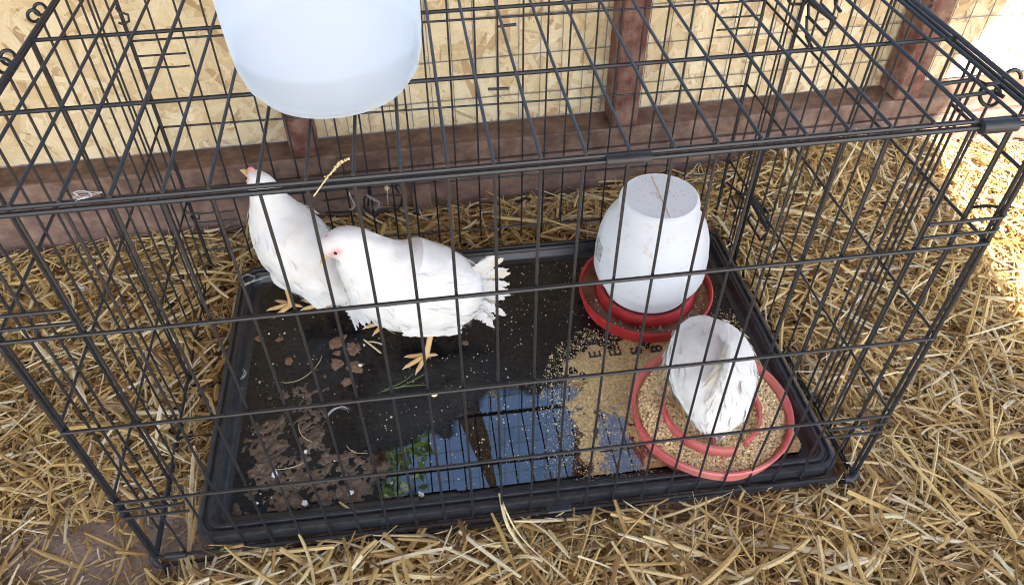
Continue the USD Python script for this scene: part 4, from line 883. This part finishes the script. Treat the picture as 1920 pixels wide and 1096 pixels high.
def bed(n, box_, lmed, lsig, lmin, lmax, wlo, whi, top, seg, r, dens, tilt=.13):
    xy = np.c_[r.uniform(box_[0], box_[1], n), r.uniform(box_[2], box_[3], n)]
    keep = r.random(n) < dens(xy[:, 0], xy[:, 1]); xy = xy[keep]; n = len(xy)
    L = np.clip(np.exp(r.normal(math.log(lmed), lsig, n)), lmin, lmax); Wd = r.uniform(wlo, whi, n) * r.choice([.6, 1, 1.0, 1.4], n)
    yaw = r.uniform(0, 2 * np.pi, n); ux, uy = np.cos(yaw), np.sin(yaw)
    h0 = ground_h(xy[:, 0], xy[:, 1]); e = L * .45
    slope = (ground_h(xy[:, 0] + ux * e, xy[:, 1] + uy * e) - ground_h(xy[:, 0] - ux * e, xy[:, 1] - uy * e)) / (2 * e)
    layer = r.random(n) ** 1.2
    z = h0 + .002 + layer * top * np.clip(dens(xy[:, 0], xy[:, 1]) * 1.3, .15, 1)
    V, f, m = strips(n, xy, z, yaw, np.arctan(slope) + r.normal(0, tilt, n), L, Wd, r.normal(0, 1, n) * r.choice([.012, .03, .085], n, p=[.45, .35, .2]), -np.abs(r.normal(0, .02, n)), r.uniform(.1, .45, n), seg, r)
    flat_ = V.reshape(n, -1, 3)
    bad = contains_xy(tray_out.buffer(.002), flat_[..., 0].ravel(), flat_[..., 1].ravel()).reshape(n, -1).any(1)
    wy = WY + .025 * flat_[..., 0] - .050; bad |= (flat_[..., 1] > wy - .038).any(1)
    flat_ = flat_[~bad]
    V = flat_.reshape(-1, 3); g = ground_h(V[:, 0], V[:, 1]) + .0008; V[:, 2] = np.maximum(V[:, 2], g)
    k = len(flat_)
    return V, (f[None] + (np.arange(k) * m)[:, None, None]).reshape(-1, 3)
def bare(X, Y):                                   # patches where the dirt shows
    d = 1.3 * np.exp(-(((X + .085) / .15) ** 2 + ((Y - .045) / .11) ** 2)) + .5 * np.exp(-(((X + .27) / .10) ** 2 + ((Y - .04) / .07) ** 2))
    return np.clip(d * (.75 + .6 * fb(X, Y, 14, 3, 17)), 0, 1)
def dens(X, Y): return np.clip(1 - 1.05 * bare(X, Y), .05, 1)
near = (-.85, 2.35, -.40, .90)
m1 = bed(27000, near, .074, .52, .020, .26, .0026, .0068, .036, 4, r, dens)
m2 = bed(7500, (-.6, 2.2, -.35, .88), .100, .50, .03, .30, .0034, .0082, .044, 6, r, dens, .17)
obj('straw', cat([m1, m2]), straw_mat, kind='stuff', label='loose golden straw bedding all around the crate', cat='straw')
m4_ = bed(16000, near, .055, .5, .02, .15, .0008, .0017, .040, 4, r, dens, .16)
obj('fine_straw', m4_, straw_mat, kind='stuff', label='fine thin stems mixed through the straw bedding', cat='straw')
m3_ = bed(26000, near, .018, .5, .006, .04, .0010, .0028, .034, 2, r, lambda X, Y: np.clip(1 - .55 * bare(X, Y), .3, 1), .25)
obj('straw_chaff', m3_, straw_mat, kind='stuff', label='short broken bits of straw lying on the dirt', cat='chaff')
far = [bed(9000, b, .08, .45, .03, .2, .003, .006, .035, 3, r, lambda X, Y: np.ones_like(X)) for b in ((-2.2, -.85, -.9, .88), (2.35, 3.6, -.9, .95), (-.85, 2.35, -1.0, -.40))]
obj('outer_straw', cat(far), straw_mat, kind='stuff', label='straw bedding further out, beyond the picture', cat='straw')

# single stalks one can pick out
def stalk(name, label, pts, w, m=straw_mat, cat_='straw stalk', fold=.3, group=None):
    P = spline(pts, 16); d = np.gradient(P, axis=0); d /= np.linalg.norm(d, axis=1, keepdims=True); sd = np.cross(d, [0, 0, 1.0]); sd /= np.linalg.norm(sd, axis=1, keepdims=True) + 1e-9; up = np.cross(sd, d)
    ww = np.interp(np.linspace(0, 1, 16), [0, .1, .9, 1], [.6, 1, 1, .5])[:, None] * w / 2
    V = np.stack([P - sd * ww, P + up * ww * fold * 2, P + sd * ww, P - up * ww * .3], 1).reshape(-1, 3); F = []
    for i in range(15):
        for j in range(4): k = (j + 1) % 4; F += [(4 * i + j, 4 * i + k, 4 * i + 4 + k), (4 * i + j, 4 * i + 4 + k, 4 * i + 4 + j)]
    keys(obj(name, (V, np.array(F)), m), label, cat_, group)
def zz(pts): return [at_z(a, b, z) for a, b, z in pts]
stalk('straw_stalk', 'straw caught on the drain plug and hanging over the front of the tray', zz([(934, 925, .016), (942, 950, .040), (952, 985, .024), (975, 1020, .008), (1005, 1055, .004), (1030, 1075, .004)]), .0055, dry_mat)
stalk('straw_stalk', 'second strand of the straw hanging over the tray front, just right of it', zz([(938, 930, .016), (948, 955, .040), (966, 990, .022), (1000, 1030, .010), (1062, 1085, .006)]), .0030, dry_mat)
for lb, pts, w, m in [('short bent straw lying on the tray beside the hen toes', [(682, 636, .009), (700, 650, .010), (715, 662, .009)], .0045, straw_mat),
                      ('flat straw bit crossing the short bent straw', [(690, 640, .0125), (708, 642, .013), (722, 648, .011)], .004, dry_mat),
                      ('yellow straw slanting out of the muck at the front of the tray', [(636, 940, .011), (660, 957, .014), (692, 975, .016)], .0042, dry_mat),
                      ('thin curved stem in the left middle of the tray', [(527, 716, .010), (560, 712, .011), (590, 690, .012), (604, 666, .010)], .0013, dry_mat),
                      ('thin stem lying on the muck near the front left', [(516, 879, .012), (545, 876, .013), (569, 867, .012)], .0013, dry_mat),
                      ('pale thin stem on the muck patch', [(560, 795, .012), (566, 815, .012), (586, 828, .010)], .0012, dry_mat),
                      ('thin curved stem in the middle of the tray beside the puddle', [(650, 834, .010), (660, 845, .011), (690, 848, .010)], .0011, dry_mat)]:
    stalk('straw_stalk', lb, zz(pts), w, m)
for i, (lb, pts) in enumerate([('longest green grass blade on the tray', [(712, 735, .009), (740, 727, .011), (800, 722, .009)]), ('green grass blade reaching up to the right', [(742, 728, .010), (770, 715, .012), (800, 698, .010)]), ('short green grass blade under the other two', [(720, 730, .0085), (760, 712, .010), (775, 700, .009)])]):
    stalk('green_grass', lb, zz(pts), .0016, grass_mat, 'grass blade')
gs = thing('seeded_grass', 'dry seeded grass stem leaning on the front roof bar', 'grass stem')
stem = spline([at_z(588, 368, H + .006), at_z(608, 340, H + .016), at_z(632, 312, H + .03), at_z(656, 297, H + .036)], 20)
obj('stem', tube(stem, np.linspace(.0008, .0004, 20), 6), dry_mat, gs)
sd_ = stem[7:]; sd_ = sd_[r.integers(0, len(sd_), 46)] + r.normal(0, .0008, (46, 3))
obj('seed_head', crumbs(sd_, r.uniform(.0007, .0013, 46), r), dry_mat, gs)
gs2 = thing('seed_tuft', 'small pale seed head hanging on the back latch', 'seed head')
p = at_y(725, 352, D - .03)
obj('seeds', crumbs(p + r.normal(0, .0025, (26, 3)), r.uniform(.0012, .0024, 26), r), dry_mat, gs2)
obj('stem', tube([p, p + (-.001, 0, -.03), p + (-.003, .002, -.05)], .0006, 5), dry_mat, gs2)
def wisp(label, pts, n, spread, name='down_wisp'):
    ms = []
    P = np.asarray(pts, float)
    for k in range(n):
        q = P + r.normal(0, spread, P.shape) * np.linspace(.2, 1, len(P))[:, None]; ms.append(tube(spline(q, 12), .00016, 4))
    keys(obj(name, cat(ms), down_mat), label, 'down wisp')
wisp('white down wisp looped over the front left roof bar', [at_z(a, b, H + .008) for a, b in ((146, 366), (140, 360), (158, 358), (172, 366), (150, 372), (190, 360))], 4, .0012)
wisp('white wisp on the latch rod at the back', [at_y(a, b, D - .02) for a, b in ((655, 360), (660, 372), (664, 388), (655, 392))], 8, .003)
wisp('white wisp caught on the back latch loop', [at_y(a, b, D - .02) for a, b in ((688, 365), (700, 372), (712, 380), (700, 392))], 9, .004)
wisp('white fluff on the tray in front of the left rim', [at_z(a, b, TF + .004) for a, b in ((452, 690), (456, 705), (447, 718), (452, 730))], 7, .003)
wisp('fluff on the tray between the two hens', [at_z(a, b, TF + .004) for a, b in ((660, 540), (680, 560), (700, 570))], 9, .004)
wisp('fluff under the feet of the back hen', [at_z(a, b, TF + .004) for a, b in ((580, 572), (600, 578), (630, 572))], 9, .004)
wisp('white wisp lying at the middle front wire', [at_z(a, b, TF + .006) for a, b in ((616, 778), (628, 766), (640, 762), (650, 766))], 8, .003)
wisp('white wisp on the back left corner of the tray', [at_z(a, b, .036) for a, b in ((460, 535), (468, 515), (478, 520), (468, 530), (510, 515))], 6, .002)
wisp('white down on the straw outside the left side of the crate', [at_z(a, b, .02) for a, b in ((142, 528), (150, 536), (160, 540))], 16, .005)
